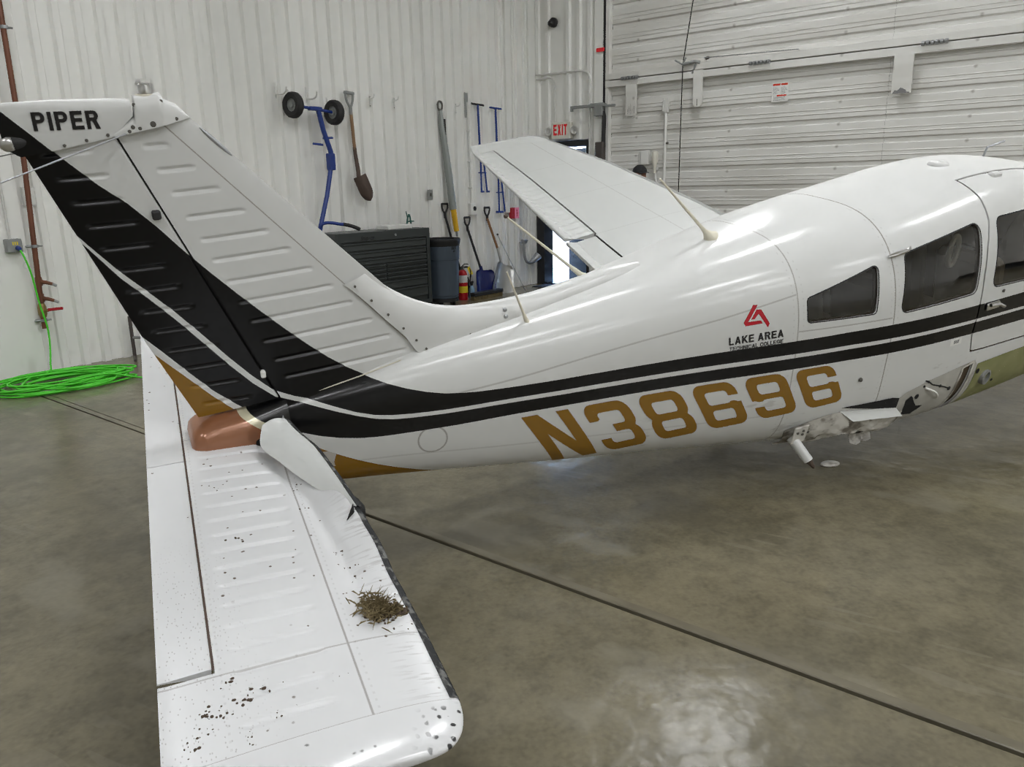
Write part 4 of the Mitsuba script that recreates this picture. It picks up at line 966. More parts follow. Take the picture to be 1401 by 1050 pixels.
put(AP + "__fuselage__torn_belly_skin", bw(crumple([(2.60, -.415), (2.70, -.372), (2.85, -.335), (2.96, -.330)], [(2.66, -.58), (2.75, -.57), (2.88, -.53), (2.99, -.46)], .050, seed=3)), "torn_skin", smooth=40)
put(AP + "__fuselage__torn_belly_skin", bw(crumple([(2.90, -.325), (3.1, -.352), (3.324, -.385)], [(2.985, -.395), (3.15, -.41), (3.37, -.445)], .040, seed=5, amp=.006)), "paint_wing", smooth=40)
put(AP + "__fuselage__torn_belly_skin", bw(crumple([(2.93, -.41), (3.1, -.42), (3.3, -.455)], [(2.96, -.49), (3.1, -.515), (3.28, -.53)], .045, seed=8, amp=.025)), "torn_skin", smooth=40)
put(AP + "__fuselage__wing_root_stub", bw(crumple([(3.24, -.45), (3.33, -.435), (3.41, -.43)], [(3.19, -.66), (3.27, -.69), (3.36, -.67)], .10, seed=12, amp=.05)), "torn_skin", smooth=40)
# entry step: a bracket and a broken strut
def at_side(x, z, off): return np.array([x, -(float(ysurf(x, z)) + off), z])
br = at_side(2.74, -.44, .03)
sp = put(AP + "__entry_step", bw(orient(cbox((-.05, -.055, 0), (.05, .055, .012), .004), (0, -1, -.15), at_side(2.663, -.425, .040), (1, 0, 0))), "torn_skin", smooth=False)
for dx, dz in ((-.03, .02), (.005, .005), (.03, .02), (-.032, -.02), (-.005, .035)):
    put(sp + "__bolt", bw(orient(lathe([(0, 0), (.008, 0), (.008, .004), (0, .005)], 10), (0, -1, -.15), at_side(2.663 + dx, -.425 + dz, .054))), "screw_dark")
s0, s1 = np.array([2.640, -.50, -.455]), np.array([2.685, -.605, -.560])
put(sp + "__strut", bw(tube([s0, s0 + (s1 - s0) * .5, s1], [.029, .028, .026], 12)), "paint_white")
put(sp + "__broken_end", bw(orient(lathe([(0, 0), (.018, 0), (.014, .02), (.008, .045), (0, .05)], 10), s1 - s0, s1, None)), "mud")

# landing gear hidden beyond the fuselage: it carries the airplane
def wheel(c, r, w_, axis):
    return orient(lathe([(0, -w_ / 2), (r * .55, -w_ / 2), (r * .9, -w_ / 2), (r, -w_ / 4), (r, w_ / 4), (r * .9, w_ / 2), (r * .55, w_ / 2), (0, w_ / 2)], 28), axis, c)
ld = W([[4.15, 1.75, -.42]])[0]
g1 = put(AP + "__main_gear", cat(cyl(ld + [0, 0, .1], (ld[0], ld[1], .20), .035), wheel((ld[0] - .03, ld[1], .19), .19, .14, (.9, -.4, 0))), "steel_grey")
nd = W([[6.3, 0, -.45]])[0]
put(AP + "__nose_gear", cat(cyl(nd + [0, 0, .12], (nd[0], nd[1], .18), .035), wheel((nd[0], nd[1], .17), .17, .12, (.9, -.4, 0))), "steel_grey")
# ------------------------------------------------------------------ things on and along the left wall
WF = WX + .030            # crest of the wall ribs
def wall_screw_hook(y, z, key, label, L=.07):
    t_ = thing(key, label, "hook", "empty wall hooks")
    put(t_ + "__prong", cat(tube(bez([(WF, y, z), (WF + .04, y, z - .005), (WF + L, y, z + .005), (WF + L + .012, y, z + .04)], 10), .006, 8), cbox((WF - .002, y - .012, z - .10), (WF + .004, y + .012, z + .03), .001)), "conduit", smooth=30)
    for dz in (.015, -.085): put(t_ + "__screw", orient(lathe([(0, 0), (.008, 0), (.006, .004), (0, .004)], 10), (1, 0, 0), (WF + .003, y, z + dz)), "screw_dark")
wall_screw_hook(6.515, 2.55, "wall_hook", "empty hook on the white wall, first to the right of the hanging shovel")
wall_screw_hook(6.905, 2.555, "wall_hook", "empty hook on the white wall midway between the shovel and the grey pole")
wall_screw_hook(8.02, 2.56, "wall_hook", "empty hook on the white wall between the grey pole and the conduit")

# two-wheeled blue dolly hung upside down
t_ = thing("tow_dolly", "blue two-wheeled hand dolly with black tyres hung upside down on the white wall", "dolly")
dx = WF + .16
def tyre(c, r, w_, ax, key):
    k_ = put(key + "__wheel", orient(lathe([(r * .50, -w_ * .38), (r * .62, -w_ / 2), (r * .88, -w_ / 2), (r * .98, -w_ * .3), (r, 0), (r * .98, w_ * .3), (r * .88, w_ / 2), (r * .62, w_ / 2), (r * .50, w_ * .38), (r * .50, -w_ * .38)], 36), ax, c), "rubber", smooth=40)
    put(k_ + "__rim", orient(lathe([(0, -w_ * .30), (r * .20, -w_ * .30), (r * .22, -w_ * .15), (r * .46, -w_ * .10), (r * .52, -w_ * .34), (r * .52, w_ * .34), (r * .46, w_ * .10), (r * .22, w_ * .15), (r * .20, w_ * .40), (r * .08, w_ * .42), (0, w_ * .42)], 28), ax, c), "grey_box", smooth=40)
ax_ = (.55, .84, .0)
tyre((dx, 5.30, 2.385), .135, .085, (.10, -.99, .0), t_); tyre((dx + .0, 5.84, 2.34), .135, .085, (.10, -.99, .0), t_)
put(t_ + "__axle", cat(cyl((dx, 5.30, 2.385), (dx, 5.83, 2.34), .016), cbox((dx - .03, 5.50, 2.345), (dx + .03, 5.66, 2.385), .004)), "blue_paint")
put(t_ + "__shaft", cat(tube([(dx, 5.62, 2.37), (dx, 5.67, 2.15), (dx + .01, 5.74, 1.93), (dx + .01, 5.76, 1.84)], .027, 10), tube([(dx + .01, 5.765, 1.88), (dx + .02, 5.64, 1.45), (dx + .03, 5.49, 1.06)], .025, 10), cbox((dx - .03, 5.70, 1.72), (dx + .04, 5.78, 1.90), .006)), "blue_paint", smooth=35)
for yy, zz, s in ((5.66, 2.06, 1), (5.65, 1.99, -1)): put(t_ + "__peg", cyl((dx, yy - .0, zz), (dx, yy + s * .13, zz + .01), .012), "blue_paint")
put(t_ + "__handle", tube(bez([(dx + .03, 5.485, 1.07), (dx + .06, 5.51, 1.135), (dx + .10, 5.62, 1.145), (dx + .14, 5.74, 1.125)], 14), .018, 10), "blue_paint")
put(t_ + "__grip", tube(bez([(dx + .14, 5.74, 1.125), (dx + .18, 5.83, 1.10), (dx + .22, 5.91, 1.06)], 10), .021, 10), "rubber")
for yy, zz in ((5.21, 2.56), (5.36, 2.50), (5.60, 2.54), (5.87, 2.45)):
    put("dolly_hook" if yy < 5.3 else "dolly_hook", cat(cbox((WF - .002, yy - .010, zz - .10), (WF + .004, yy + .010, zz + .06), .001), tube(bez([(WF, yy, zz - .06), (WF + .10, yy, zz - .07), (WF + .17, yy, zz - .05), (WF + .19, yy, zz)], 10), .008, 8)), "conduit")
for i, k_ in enumerate([k for k in scene if k.startswith("dolly_hook")]):
    lab(k_, ["steel hook by the left tyre of the hung blue dolly", "steel hook on the right side of the dolly's left tyre", "steel hook above the middle of the blue dolly's axle", "steel hook at the right tyre of the hung blue dolly"][i], "hook")

# hanging round-point shovel with a D handle
t_ = thing("shovel", "old round-point shovel with wooden shaft and rusty blade hanging on the white wall", "shovel")
sx = WF + .06
put(t_ + "__handle", cat(tube([(sx, 6.09, 2.58), (sx, 6.22, 2.575)], .020, 8), tube(bez([(sx, 6.10, 2.57), (sx, 6.115, 2.49), (sx, 6.16, 2.42)], 8), .014, 8), tube(bez([(sx, 6.21, 2.57), (sx, 6.20, 2.49), (sx, 6.165, 2.42)], 8), .014, 8), tube([(sx, 6.163, 2.44), (sx, 6.165, 2.34)], .020, 8)), "grey_box")
put(t_ + "__shaft", tube([(sx, 6.165, 2.36), (sx, 6.185, 1.96)], .019, 10), "wood_grey")
put(t_ + "__socket", tube(bez([(sx, 6.185, 1.98), (sx + .005, 6.20, 1.80), (sx + .05, 6.175, 1.66), (sx + .07, 6.155, 1.62)], 14), np.linspace(.021, .026, 14), 10), "rusty_steel")
def blade(w0, L, dish, pts=None, n=18, m_=14, pointed=True):
    V = []
    for i in range(n):
        t = i / (n - 1); w_ = w0 * (1.0 if t < .55 else math.sqrt(max(1 - ((t - .55) / .45) ** 2, .0)) if pointed else 1 - .0 * t)
        w_ = max(w_, .01)
        s = np.linspace(-1, 1, m_); V.append(np.stack([s * w_, -dish * (1 - s ** 2) - .35 * dish * math.sin(t * 2.4), np.full(m_, -t * L)], -1))
    V = np.array(V); F = grid_faces(n, m_); m = trimesh.Trimesh(V.reshape(-1, 3), F, process=False); m2 = m.copy(); m2.vertices = m2.vertices + [0, .004, 0]; m2.invert(); return cat(m, m2)
bl = blade(.080, .31, .035)
R_ = trimesh.transformations.euler_matrix(0, 0, math.radians(62)) @ trimesh.transformations.euler_matrix(math.radians(8), math.radians(-22), 0)
bl.apply_transform(R_); bl.apply_translation((sx + .07, 6.17, 1.66)); put(t_ + "__blade", bl, "rusty_steel", smooth=40)

# tapered grey pole with a ring, hung on the wall
t_ = thing("lifting_pole", "long grey tapered pole with a ring and a yellow sleeve hung on the wall", "pole")
px_ = WF + .05
put(t_ + "__ring", tube([(px_, 7.665 + .042 * math.cos(q), 2.535 + .055 * math.sin(q)) for q in np.linspace(0, 2 * math.pi, 20, endpoint=False)], .013, 8, closed=True), "screw_dark")
put(t_ + "__shaft", tube([(px_, 7.67, 2.48), (px_, 7.68, 2.33), (px_ + .02, 7.75, 1.75), (px_ + .05, 7.79, 1.22)], [.022, .040, .048, .050], 12), "pole_grey", smooth=40)
put(t_ + "__label_strip", orient(cbox((-.012, -.10, 0), (.012, .10, .003)), (1, -.35, 0), (px_ + .042, 7.70, 2.27), (0, 1, 0)), "black_matte", smooth=False)
put(t_ + "__sleeve", tube([(px_ + .05, 7.788, 1.25), (px_ + .07, 7.82, .93)], [.040, .036], 12), "yellow_paint")
put(t_ + "__tip", tube([(px_ + .07, 7.82, .93), (px_ + .072, 7.825, .86)], [.018, .016], 10), "steel_grey")

# blue tow bars
def towbar(y, ztop, zsplit, zbot, label, spread, foot):
    t_ = thing("tow_bar", label, "tow bar", "tow bars on the wall"); x = WF + .045
    put(t_ + "__handle", tube([(x, y - .125, ztop + .004), (x, y + .125, ztop - .004)], .013, 8), "black_matte" if y < 8.6 else "blue_paint")
    put(t_ + "__shaft", tube([(x, y, ztop), (x, y + .02, zsplit + .02)], .015, 8), "blue_paint")
    for s in (0, 1): put(t_ + "__prong", tube([(x, y + .02, zsplit + .03), (x, y + .025 + s * .035, zsplit + .025), (x, y + .028 + s * .055, zsplit - .02), (x, y + .03 + s * (.10 + spread), zbot)], .012, 8), "blue_paint")
    put(t_ + "__crossbar", tube([(x, y - .02, zsplit - .52 * (zsplit - zbot)), (x, y + .14, zsplit - .52 * (zsplit - zbot))], .009, 8), "blue_paint")
    if foot: put(t_ + "__foot", tube([(x, y - .03, zbot), (x, y + .115, zbot - .005)], .016, 8), "blue_paint")
    else:
        for s in (0, 1): put(t_ + "__foot", tube([(x, y + .02 + s * (.10 + spread), zbot), (x + .01, y + .07 + s * (.10 + spread), zbot)], .013, 8), "blue_paint")
towbar(8.42, 2.60, 1.98, 1.44, "blue tow bar with a black T handle, nearer the grey conduit", .02, False)
towbar(8.80, 2.575, 1.72, 1.15, "blue tow bar with a blue T handle, right-hand one of the pair on the wall", .03, True)

# conduit and boxes on the left wall
t_ = thing("wall_conduit", "slim white conduit with a metal top plate running down to a socket on the wall", "conduit")
put(t_ + "__pipe", tube([(WF + .018, 8.235, 2.62), (WF + .018, 8.25, 1.28)], .011, 8), "conduit")
put(t_ + "__top_plate", cbox((WF, 8.19, 2.42), (WF + .012, 8.26, 2.74), .003), "grey_box", smooth=False)
for z_ in (2.25, 1.85, 1.5): put(t_ + "__strap", cbox((WF, 8.215, z_ - .012), (WF + .032, 8.265, z_ + .012), .004), "conduit", smooth=False)
t_ = thing("wall_socket", "white wall socket with a black round outlet at the foot of the conduit", "socket")
put(t_ + "__box", cbox((WF, 8.20, 1.13), (WF + .06, 8.33, 1.29), .006), "white_plastic", smooth=False)
put(t_ + "__outlet", orient(lathe([(0, 0), (.032, 0), (.032, .006), (0, .004)], 20), (1, 0, 0), (WF + .06, 8.275, 1.215)), "black_matte")
def box_thing(key, label, c, lo, hi, mat, ch=.006, extra=None):
    t_ = thing(key, label, c); put(t_ + "__case", cbox(lo, hi, ch), mat, smooth=False); return t_
t_ = box_thing("junction_box", "small white box behind the foot of the right-hand blue tow bar", "box", (WF, 8.985, 1.13), (WF + .05, 9.08, 1.28), "white_plastic")
put(t_ + "__cover", cbox((WF + .05, 8.995, 1.145), (WF + .054, 9.07, 1.265), .002), "white_plastic", smooth=False)
put(t_ + "__conduit", cyl((WF + .02, 9.03, 1.28), (WF + .02, 9.03, 1.75), .010), "conduit")
t_ = thing("pull_station", "red fire alarm box with a pink tag on the wall by the exit", "alarm box")
put(t_ + "__case", cbox((WX + .05, 9.085, 1.04), (WX + .11, 9.19, 1.20), .006), "red_plastic", smooth=False)
put(t_ + "__tag", cbox((WX + .112, 9.145, 1.04), (WX + .118, 9.245, 1.20), .002), "pink_paper", smooth=False)
put(t_ + "__tag__print", cat(cbox((WX + .118, 9.185, 1.07), (WX + .1195, 9.20, 1.17)), cbox((WX + .118, 9.17, 1.11), (WX + .1195, 9.22, 1.12))), "red_plastic", smooth=False)
put(t_ + "__conduit", cat(cyl((WX + .07, 9.12, 1.20), (WX + .07, 9.12, 1.9), .010), cyl((WX + .07, 9.16, 1.20), (WX + .07, 9.19, 1.9), .007)), "conduit")
t_ = thing("air_horn_pipe", "grey pipe with valve and horn-shaped outlet low on the wall by the exit door", "pipe")
hx = WX + .12
put(t_ + "__riser", tube([(hx, 9.345, 1.36), (hx, 9.35, .70)], .016, 8), "conduit")
put(t_ + "__valve", cat(cbox((hx - .03, 9.31, .66), (hx + .03, 9.40, .72), .008), tube([(hx, 9.24, .68), (hx, 9.44, .70)], .010, 8)), "steel_grey", smooth=30)
put(t_ + "__bend", tube(bez([(hx, 9.355, .68), (hx, 9.36, .46), (hx + .01, 9.40, .38), (hx + .02, 9.47, .36)], 16), .021, 10), "steel_grey")
put(t_ + "__horn", tube(bez([(hx + .02, 9.47, .36), (hx + .03, 9.54, .39), (hx + .05, 9.64, .46)], 10), np.linspace(.028, .062, 10), 14), "steel_grey", smooth=40)
put(t_ + "__bracket", cbox((WX + .03, 9.33, 1.33), (hx, 9.42, 1.38), .004), "conduit", smooth=False)
t_ = box_thing("wall_plate", "small grey plate on the white wall above the tool chest", "plate", (WF, 7.41, 1.355), (WF + .016, 7.50, 1.485), "grey_box", .003)
put(t_ + "__switch", cbox((WF + .016, 7.44, 1.40), (WF + .024, 7.47, 1.44), .002), "screw_dark", smooth=False)
t_ = thing("switch_plate", "small white cover plate high beside the copper pipe", "plate")
put(t_ + "__cover", cbox((WF, 2.62, 1.43), (WF + .010, 2.71, 1.57), .003), "white_plastic", smooth=False)
put(t_ + "__rim", cbox((WF - .004, 2.612, 1.422), (WF + .004, 2.718, 1.578)), "conduit", smooth=False)

# copper air line at the far left
t_ = thing("air_line", "copper air pipe with drain cocks and a red-handled valve down the left wall", "pipe")
cx = WX + .15
put(t_ + "__pipe", tube([(cx, 2.66, CEIL - .02), (cx, 2.64, 2.0), (cx, 2.575, .60), (cx, 2.57, .40)], .021, 12), "copper_pipe")
for z_, y_ in ((2.80, 2.652), (1.095, 2.60), (.47, 2.573)):
    put(t_ + "__clamp", cat(cbox((cx - .12, y_ - .05, z_ - .012), (cx - .0, y_ - .025, z_ + .012), .003), orient(lathe([(.021, -.012), (.029, -.012), (.029, .012), (.021, .012), (.021, -.012)], 20), (0, 0, 1), (cx, y_, z_)), tube([(cx + .0, y_ - .07, z_), (cx + .0, y_ + .06, z_)], .009, 6)), "steel_grey", smooth=30)
for z_, y_ in ((.78, 2.586), (.64, 2.580)):
    put(t_ + "__cock", cat(tube([(cx, y_, z_ + .02), (cx + .05, y_ + .04, z_ + .01), (cx + .08, y_ + .075, z_ - .005)], [.018, .016, .013], 10), orient(lathe([(.0, -.035), (.027, -.035), (.027, .035), (0, .035)], 16), (0, 0, 1), (cx, y_, z_ + .02))), "copper_pipe")
    put(t_ + "__cock__spout", tube([(cx + .075, y_ + .07, z_ - .002), (cx + .10, y_ + .095, z_ - .02)], .012, 10), "steel_grey")
put(t_ + "__valve", cat(orient(lathe([(0, -.06), (.024, -.06), (.034, -.03), (.034, .03), (.024, .06), (0, .06)], 16), (0, 0, 1), (cx, 2.575, .555)), tube([(cx, 2.575, .555), (cx + .06, 2.60, .555)], .012, 8)), "brass")
put(t_ + "__valve__lever", cbox((cx + .045, 2.595, .548), (cx + .065, 2.72, .572), .005), "red_plastic", smooth=False)

# socket box, plug and the green cord
bxx = WX + .11
t_ = thing("outlet_box", "grey outlet box with conduit on the boxed column at the far left", "box")
put(t_ + "__box", cbox((bxx, 2.385, 1.055), (bxx + .06, 2.505, 1.165), .006), "grey_box", smooth=False)
put(t_ + "__conduit", tube([(bxx + .025, 2.43, 1.165), (bxx + .025, 2.43, 1.9), (bxx + .025, 2.43, CEIL - .02)], .011, 8), "conduit")
put(t_ + "__lettering", cat([cbox((bxx + .060, 2.432 + .016 * j, 1.115), (bxx + .0612, 2.441 + .016 * j, 1.142)) for j in range(3)]), "label_yellow", smooth=False)
t_ = thing("extension_cord", "bright green extension cord plugged into the outlet box and heaped on the floor", "cord")
put(t_ + "__plug", orient(lathe([(0, 0), (.018, 0), (.018, .035), (.012, .05), (0, .05)], 14), (1, 0, -.15), (bxx + .06, 2.465, 1.09)), "blue_paint")
pts = [(bxx + .10, 2.465, 1.08), (bxx + .12, 2.48, 1.02), (bxx + .12, 2.52, .80), (bxx + .12, 2.535, .62), (bxx + .13, 2.56, .42), (bxx + .18, 2.53, .20), (bxx + .30, 2.42, .05)]
pts += [(-6.85, 2.25, .012)]
r2 = np.random.default_rng(5)
ncoil = 15
for k in range(ncoil * 9):
    q = k * 2 * math.pi / 9 + .25 * math.sin(k * .31); turn = k // 9
    if k % 9 == 0: rad_a, rad_b, ox, oy = r2.uniform(.30, .60), r2.uniform(.16, .40), r2.uniform(-.10, .10), r2.uniform(-.08, .08)
    e, f_ = rad_a * math.cos(q) * r2.uniform(.9, 1.1) + ox, rad_b * math.sin(q) * r2.uniform(.85, 1.15) + oy
    pts.append((-6.72 + .10 * e - .995 * f_, 2.47 + .995 * e + .10 * f_, .010 + .0034 * turn + r2.uniform(0, .006)))
pts += [(-6.35, 2.9, .02), (-6.2, 3.25, .010), (-6.0, 3.6, .009), (-5.6, 4.1, .009)]
P_ = bez(pts, 1800); P_[:, 2] = np.maximum(P_[:, 2], .009); P_[:, 0] = np.maximum(P_[:, 0], WX + .05)
ii = P_[:, 2] < .12; P_[ii, 2] = np.clip(P_[ii, 2], .009, .075)
put(t_ + "__cable", tube(P_, .0075, 7), "cord_green", smooth=True)
put(t_ + "__tie", tube(bez([(bxx + .10, 2.47, 1.06), (bxx + .13, 2.49, 1.0), (bxx + .10, 2.47, .95), (bxx + .14, 2.52, .92)], 20), .004, 6), "white_tape")

# tool chest with its drawers
t_ = thing("tool_chest", "wide dark grey steel tool chest with drawers against the white wall", "tool chest")
cy0, cy1, cf, ct = 5.50, 6.945, -6.86, 1.03
put(t_ + "__cabinet", cat(cbox((WF + .01, cy0, .10), (cf - .03, cy1, ct), .006), cbox((cf - .03, cy0, .10), (cf, cy0 + .06, ct), .004), cbox((cf - .03, cy1 - .055, .10), (cf, cy1, ct), .004), cbox((cf - .03, cy0, ct - .105), (cf, cy1, ct), .004), cbox((cf - .03, cy0, .10), (cf, cy1, .15), .004)), "chest_grey", smooth=False)
zs_ = [.922, .82, .735, .655, .60, .55, .50, .45, .34, .20]
dr_rows = list(zip(zs_[:-1], zs_[1:]))
for i, (za, zb_) in enumerate(dr_rows):
    spans = [(cy0 + .07, cy1 - .065)] if i not in (3, 4, 5, 6) else [(cy0 + .07, cy0 + .70), (cy0 + .72, cy1 - .065)]
    for ya, yb in spans:
        k_ = put(t_ + "__drawer", cbox((cf - .028, ya, zb_ + .006), (cf - .004, yb, za - .012), .003), "chest_drawer", smooth=False)
        put(k_ + "__pull", cbox((cf - .006, ya + .005, za - .030), (cf + .012, yb - .005, za - .016), .004), "chest_grey", smooth=False)
put(t_ + "__lock", orient(lathe([(0, 0), (.016, 0), (.014, .008), (0, .008)], 16), (1, 0, 0), (cf, 6.37, .975)), "steel_grey")
text_on("Snap-on", "black_matte", t_ + "__lettering", (5.83, .940), (6.03, .940), (5.845, .985), lambda a_, b_, d_: np.c_[cf + .0008 + d_, a_, b_])
for y_ in (cy0 + .15, cy1 - .15): put(t_ + "__caster", wheel((cf - .10, y_, .05), .05, .04, (0, 1, 0)), "rubber")
for y_ in (cy0 + .15, cy1 - .15): put(t_ + "__caster", wheel((WF + .12, y_, .05), .05, .04, (0, 1, 0)), "rubber")
t_ = thing("plastic_tray", "shallow white tray on top of the dark tool chest", "tray")
tray = to_man(cbox((-7.12, 6.30, ct), (-6.90, 6.70, ct + .055), .01)) - to_man(cbox((-7.11, 6.31, ct + .008), (-6.91, 6.69, ct + .10)))
put(t_ + "__dish", from_man(tray), "tray_white", smooth=False)
t_ = thing("spring_clamp", "small green spring clamp standing on the right end of the tool chest", "clamp")
g_ = (-7.1, 7.0)
put(t_ + "__jaw", cat(tube(bez([(-7.08, 6.77, ct), (-7.08, 6.79, ct + .10), (-7.08, 6.82, ct + .16), (-7.08, 6.84, ct + .10), (-7.08, 6.86, ct)], 20), .010, 8), cbox((-7.09, 6.80, ct + .07), (-7.07, 6.90, ct + .085), .003)), "clamp_green")
put(t_ + "__pin", tube([(-7.08, 6.79, ct + .12), (-7.08, 6.775, ct + .20)], .006, 6), "clamp_green")

# rubbish bin
t_ = thing("rubbish_bin", "round blue-grey plastic bin with a black rim beside the tool chest", "bin")
bc_ = (-7.06, 7.345)
def at(m, x, y, z): m = m.copy(); m.apply_translation((x, y, z)); return m
put(t_ + "__body", at(lathe([(a_ * .87, b_) for a_, b_ in [(0, .10), (.225, .10), (.235, .12), (.252, .55), (.258, .60), (.270, .602), (.280, .84), (.268, .84), (.245, .14), (0, .14)]], 48), *bc_, 0), "can_blue_grey", smooth=35)
put(t_ + "__rim", at(lathe([(a_ * .87, b_) for a_, b_ in [(.268, .835), (.292, .835), (.296, .85), (.290, .868), (.268, .868), (.268, .835)]], 48), *bc_, 0), "black_matte", smooth=35)
put(t_ + "__liner", at(lathe([(a_ * .87, b_) for a_, b_ in [(.255, .70), (.285, .80), (.294, .835), (.288, .84), (.262, .80), (.24, .70), (.255, .70)]], 48), *bc_, 0), "black_matte", smooth=35)
put(t_ + "__dolly", at(lathe([(a_ * .87, b_) for a_, b_ in [(0, .055), (.24, .055), (.24, .098), (0, .098)]], 32), *bc_, 0), "black_matte", smooth=35)
for q in range(5):
    a_ = q * 2 * math.pi / 5 + .3; put(t_ + "__caster", wheel((bc_[0] + .16 * math.cos(a_), bc_[1] + .16 * math.sin(a_), .028), .028, .02, (math.sin(a_), math.cos(a_), 0)), "rubber")
def oncan(a_, b_, d_):
    r_ = (.270 + (b_ - .6) * .042) * .87 + .0015 + d_; return np.c_[bc_[0] + r_ * np.cos(a_), bc_[1] + r_ * np.sin(a_), b_]
text_on("BRUTE", "black_matte", t_ + "__lettering", (-.22, .735), (.12, .735), (-.22, .775), oncan); text_on("32 GAL", "black_matte", t_ + "__lettering", (-.12, .70), (.04, .70), (-.12, .72), oncan)

# extinguisher, bottle, push broom, shovels by the wall
t_ = thing("fire_extinguisher", "red fire extinguisher with a yellow label on the floor beside the bin", "fire extinguisher")
ex = (-7.14, 7.83)
put(t_ + "__cylinder", at(lathe([(0, 0), (.062, 0), (.066, .02), (.066, .34), (.055, .385), (.028, .41), (0, .41)], 28), *ex, 0), "extinguisher_red", smooth=40)
put(t_ + "__valve", at(cat(lathe([(0, .40), (.022, .40), (.022, .45), (0, .45)], 14), cbox((-.012, -.02, .44), (.012, .10, .455), .003), tube([(0, -.01, .455), (0, .05, .485), (0, .12, .475)], .009, 6)), *ex, 0), "screw_dark")
put(t_ + "__hose", at(tube(bez([(0.02, .02, .44), (.05, .08, .43), (.06, .10, .36), (.055, .085, .24)], 14), .011, 8), *ex, 0), "rubber")
put(t_ + "__label", at(lathe([(.0665, .10), (.0675, .10), (.0675, .19), (.0665, .19), (.0665, .10)], 28), *ex, 0), "label_yellow", smooth=40)
put(t_ + "__label__band", at(lathe([(.0665, .24), (.0675, .24), (.0675, .34), (.0665, .34), (.0665, .24)], 28), *ex, 0), "sticker_white", smooth=40)
put(t_ + "__inspection_tag", at(orient(cbox((-.025, -.06, 0), (.025, .06, .002)), (1, -.2, 0), (.06, .09, .39), (0, 1, 0.5)), *ex, 0), "label_yellow", smooth=False)
t_ = thing("spray_bottle", "small clear blue bottle with a black cap on the floor right of the extinguisher", "bottle")
put(t_ + "__body", at(lathe([(0, 0), (.038, 0), (.040, .02), (.040, .13), (.022, .165), (.016, .18), (0, .18)], 22), -7.13, 8.00, 0), "bottle_blue", smooth=40)
put(t_ + "__cap", at(cat(lathe([(0, .178), (.018, .178), (.018, .21), (0, .21)], 14), cbox((-.012, -.03, .205), (.012, .03, .235), .004)), -7.13, 8.00, 0), "black_matte")
t_ = thing("push_broom", "black push broom head lying in front of the blue snow shovel", "broom")
put(t_ + "__block", cbox((-6.99, 7.80, .055), (-6.90, 8.42, .105), .008), "black_matte", smooth=False)
put(t_ + "__bristles", cat([cbox((-6.985 + .02 * i, 7.805 + .0205 * j, 0), (-6.972 + .02 * i, 7.818 + .0205 * j, .058)) for i in range(4) for j in range(30)]), "dry_grass", smooth=False); lab(t_ + "__bristles", kind="stuff")
def dgrip(t_, c, mat, ang=0.0, s=1.0):
    c = np.array(c, float)
    m = cat(tube([c + [0, -.055 * s, 0], c + [0, .055 * s, .0]], .014, 8), tube(bez([c + [0, -.055 * s, 0], c + [0, -.05 * s, -.06], c + [0, -.012, -.115]], 8), .012, 8), tube(bez([c + [0, .055 * s, 0], c + [0, .05 * s, -.06], c + [0, .012, -.115]], 8), .012, 8), tube([c + [0, 0, -.10], c + [0, .005, -.19]], .018, 8))
    return put(t_ + "__grip", m, mat, smooth=40)
def scoop(w_, L, dish, taper=.0, n=20, m_=16):
    V = []
    for i in range(n):
        t = i / (n - 1); ww = w_ * (1 + taper * (t - .5)) * (1 if t > .12 else math.sqrt(max(1 - ((.12 - t) / .12) ** 2 * .55, .2)))
        s = np.linspace(-1, 1, m_); V.append(np.stack([s * ww, dish * np.abs(s) ** 2.6 + .3 * dish * (1 - t) ** 3, np.full(m_, -t * L)], -1))
    V = np.array(V); m = trimesh.Trimesh(V.reshape(-1, 3), grid_faces(n, m_), process=False); m2 = m.copy(); m2.vertices = m2.vertices - [0, .006, 0]; m2.invert(); return cat(m, m2)
Rz = trimesh.transformations.euler_matrix(0, 0, -math.pi / 2)
def lean(m, lean_deg, roll_deg, loc):
    m = m.copy(); m.apply_transform(Rz); m.apply_transform(trimesh.transformations.euler_matrix(math.radians(roll_deg), math.radians(lean_deg), 0)); m.apply_translation(loc); return m
t_ = thing("snow_shovel", "snow shovel with navy blue scoop and black D handle leaning on the wall", "shovel")
g_ = np.array([WF + .04, 8.13, 1.10]); hd = np.array([WF + .16, 8.26, .36])
dgrip(t_, g_, "black_matte"); put(t_ + "__shaft", tube([g_ - [0, 0, .15], hd], .017, 10), "black_matte")
put(t_ + "__scoop", lean(scoop(.20, .36, .06, .12), -14, -6, hd + [0, 0, .0]), "navy_scoop", smooth=40); put(t_ + "__socket", tube([hd + [0, -.01, .06], hd + [.012, .01, -.12]], [.022, .03], 10), "navy_scoop")
t_ = thing("scoop_shovel", "aluminium scoop shovel with a wooden shaft leaning on the wall right of the blue one", "shovel")
g_ = np.array([WF + .04, 8.56, 1.22]); hd = np.array([WF + .17, 8.71, .40])
dgrip(t_, g_, "black_matte"); put(t_ + "__shaft", tube([g_ - [0, 0, .15], g_ + (hd - g_) * .72], .018, 10), "wood_handle")
put(t_ + "__socket", tube([g_ + (hd - g_) * .70, hd, hd + [.02, .01, -.10]], [.020, .022, .03], 10), "aluminium"); put(t_ + "__scoop", lean(scoop(.20, .44, .05, .30), -12, -22, hd + [.02, .0, .01]), "aluminium", smooth=40)
t_ = thing("long_shovel", "black D-handled shovel standing behind the blue-grey bin", "shovel")
g_ = np.array([WF + .03, 7.70, 1.295]); hd = np.array([WF + .09, 7.93, .30])
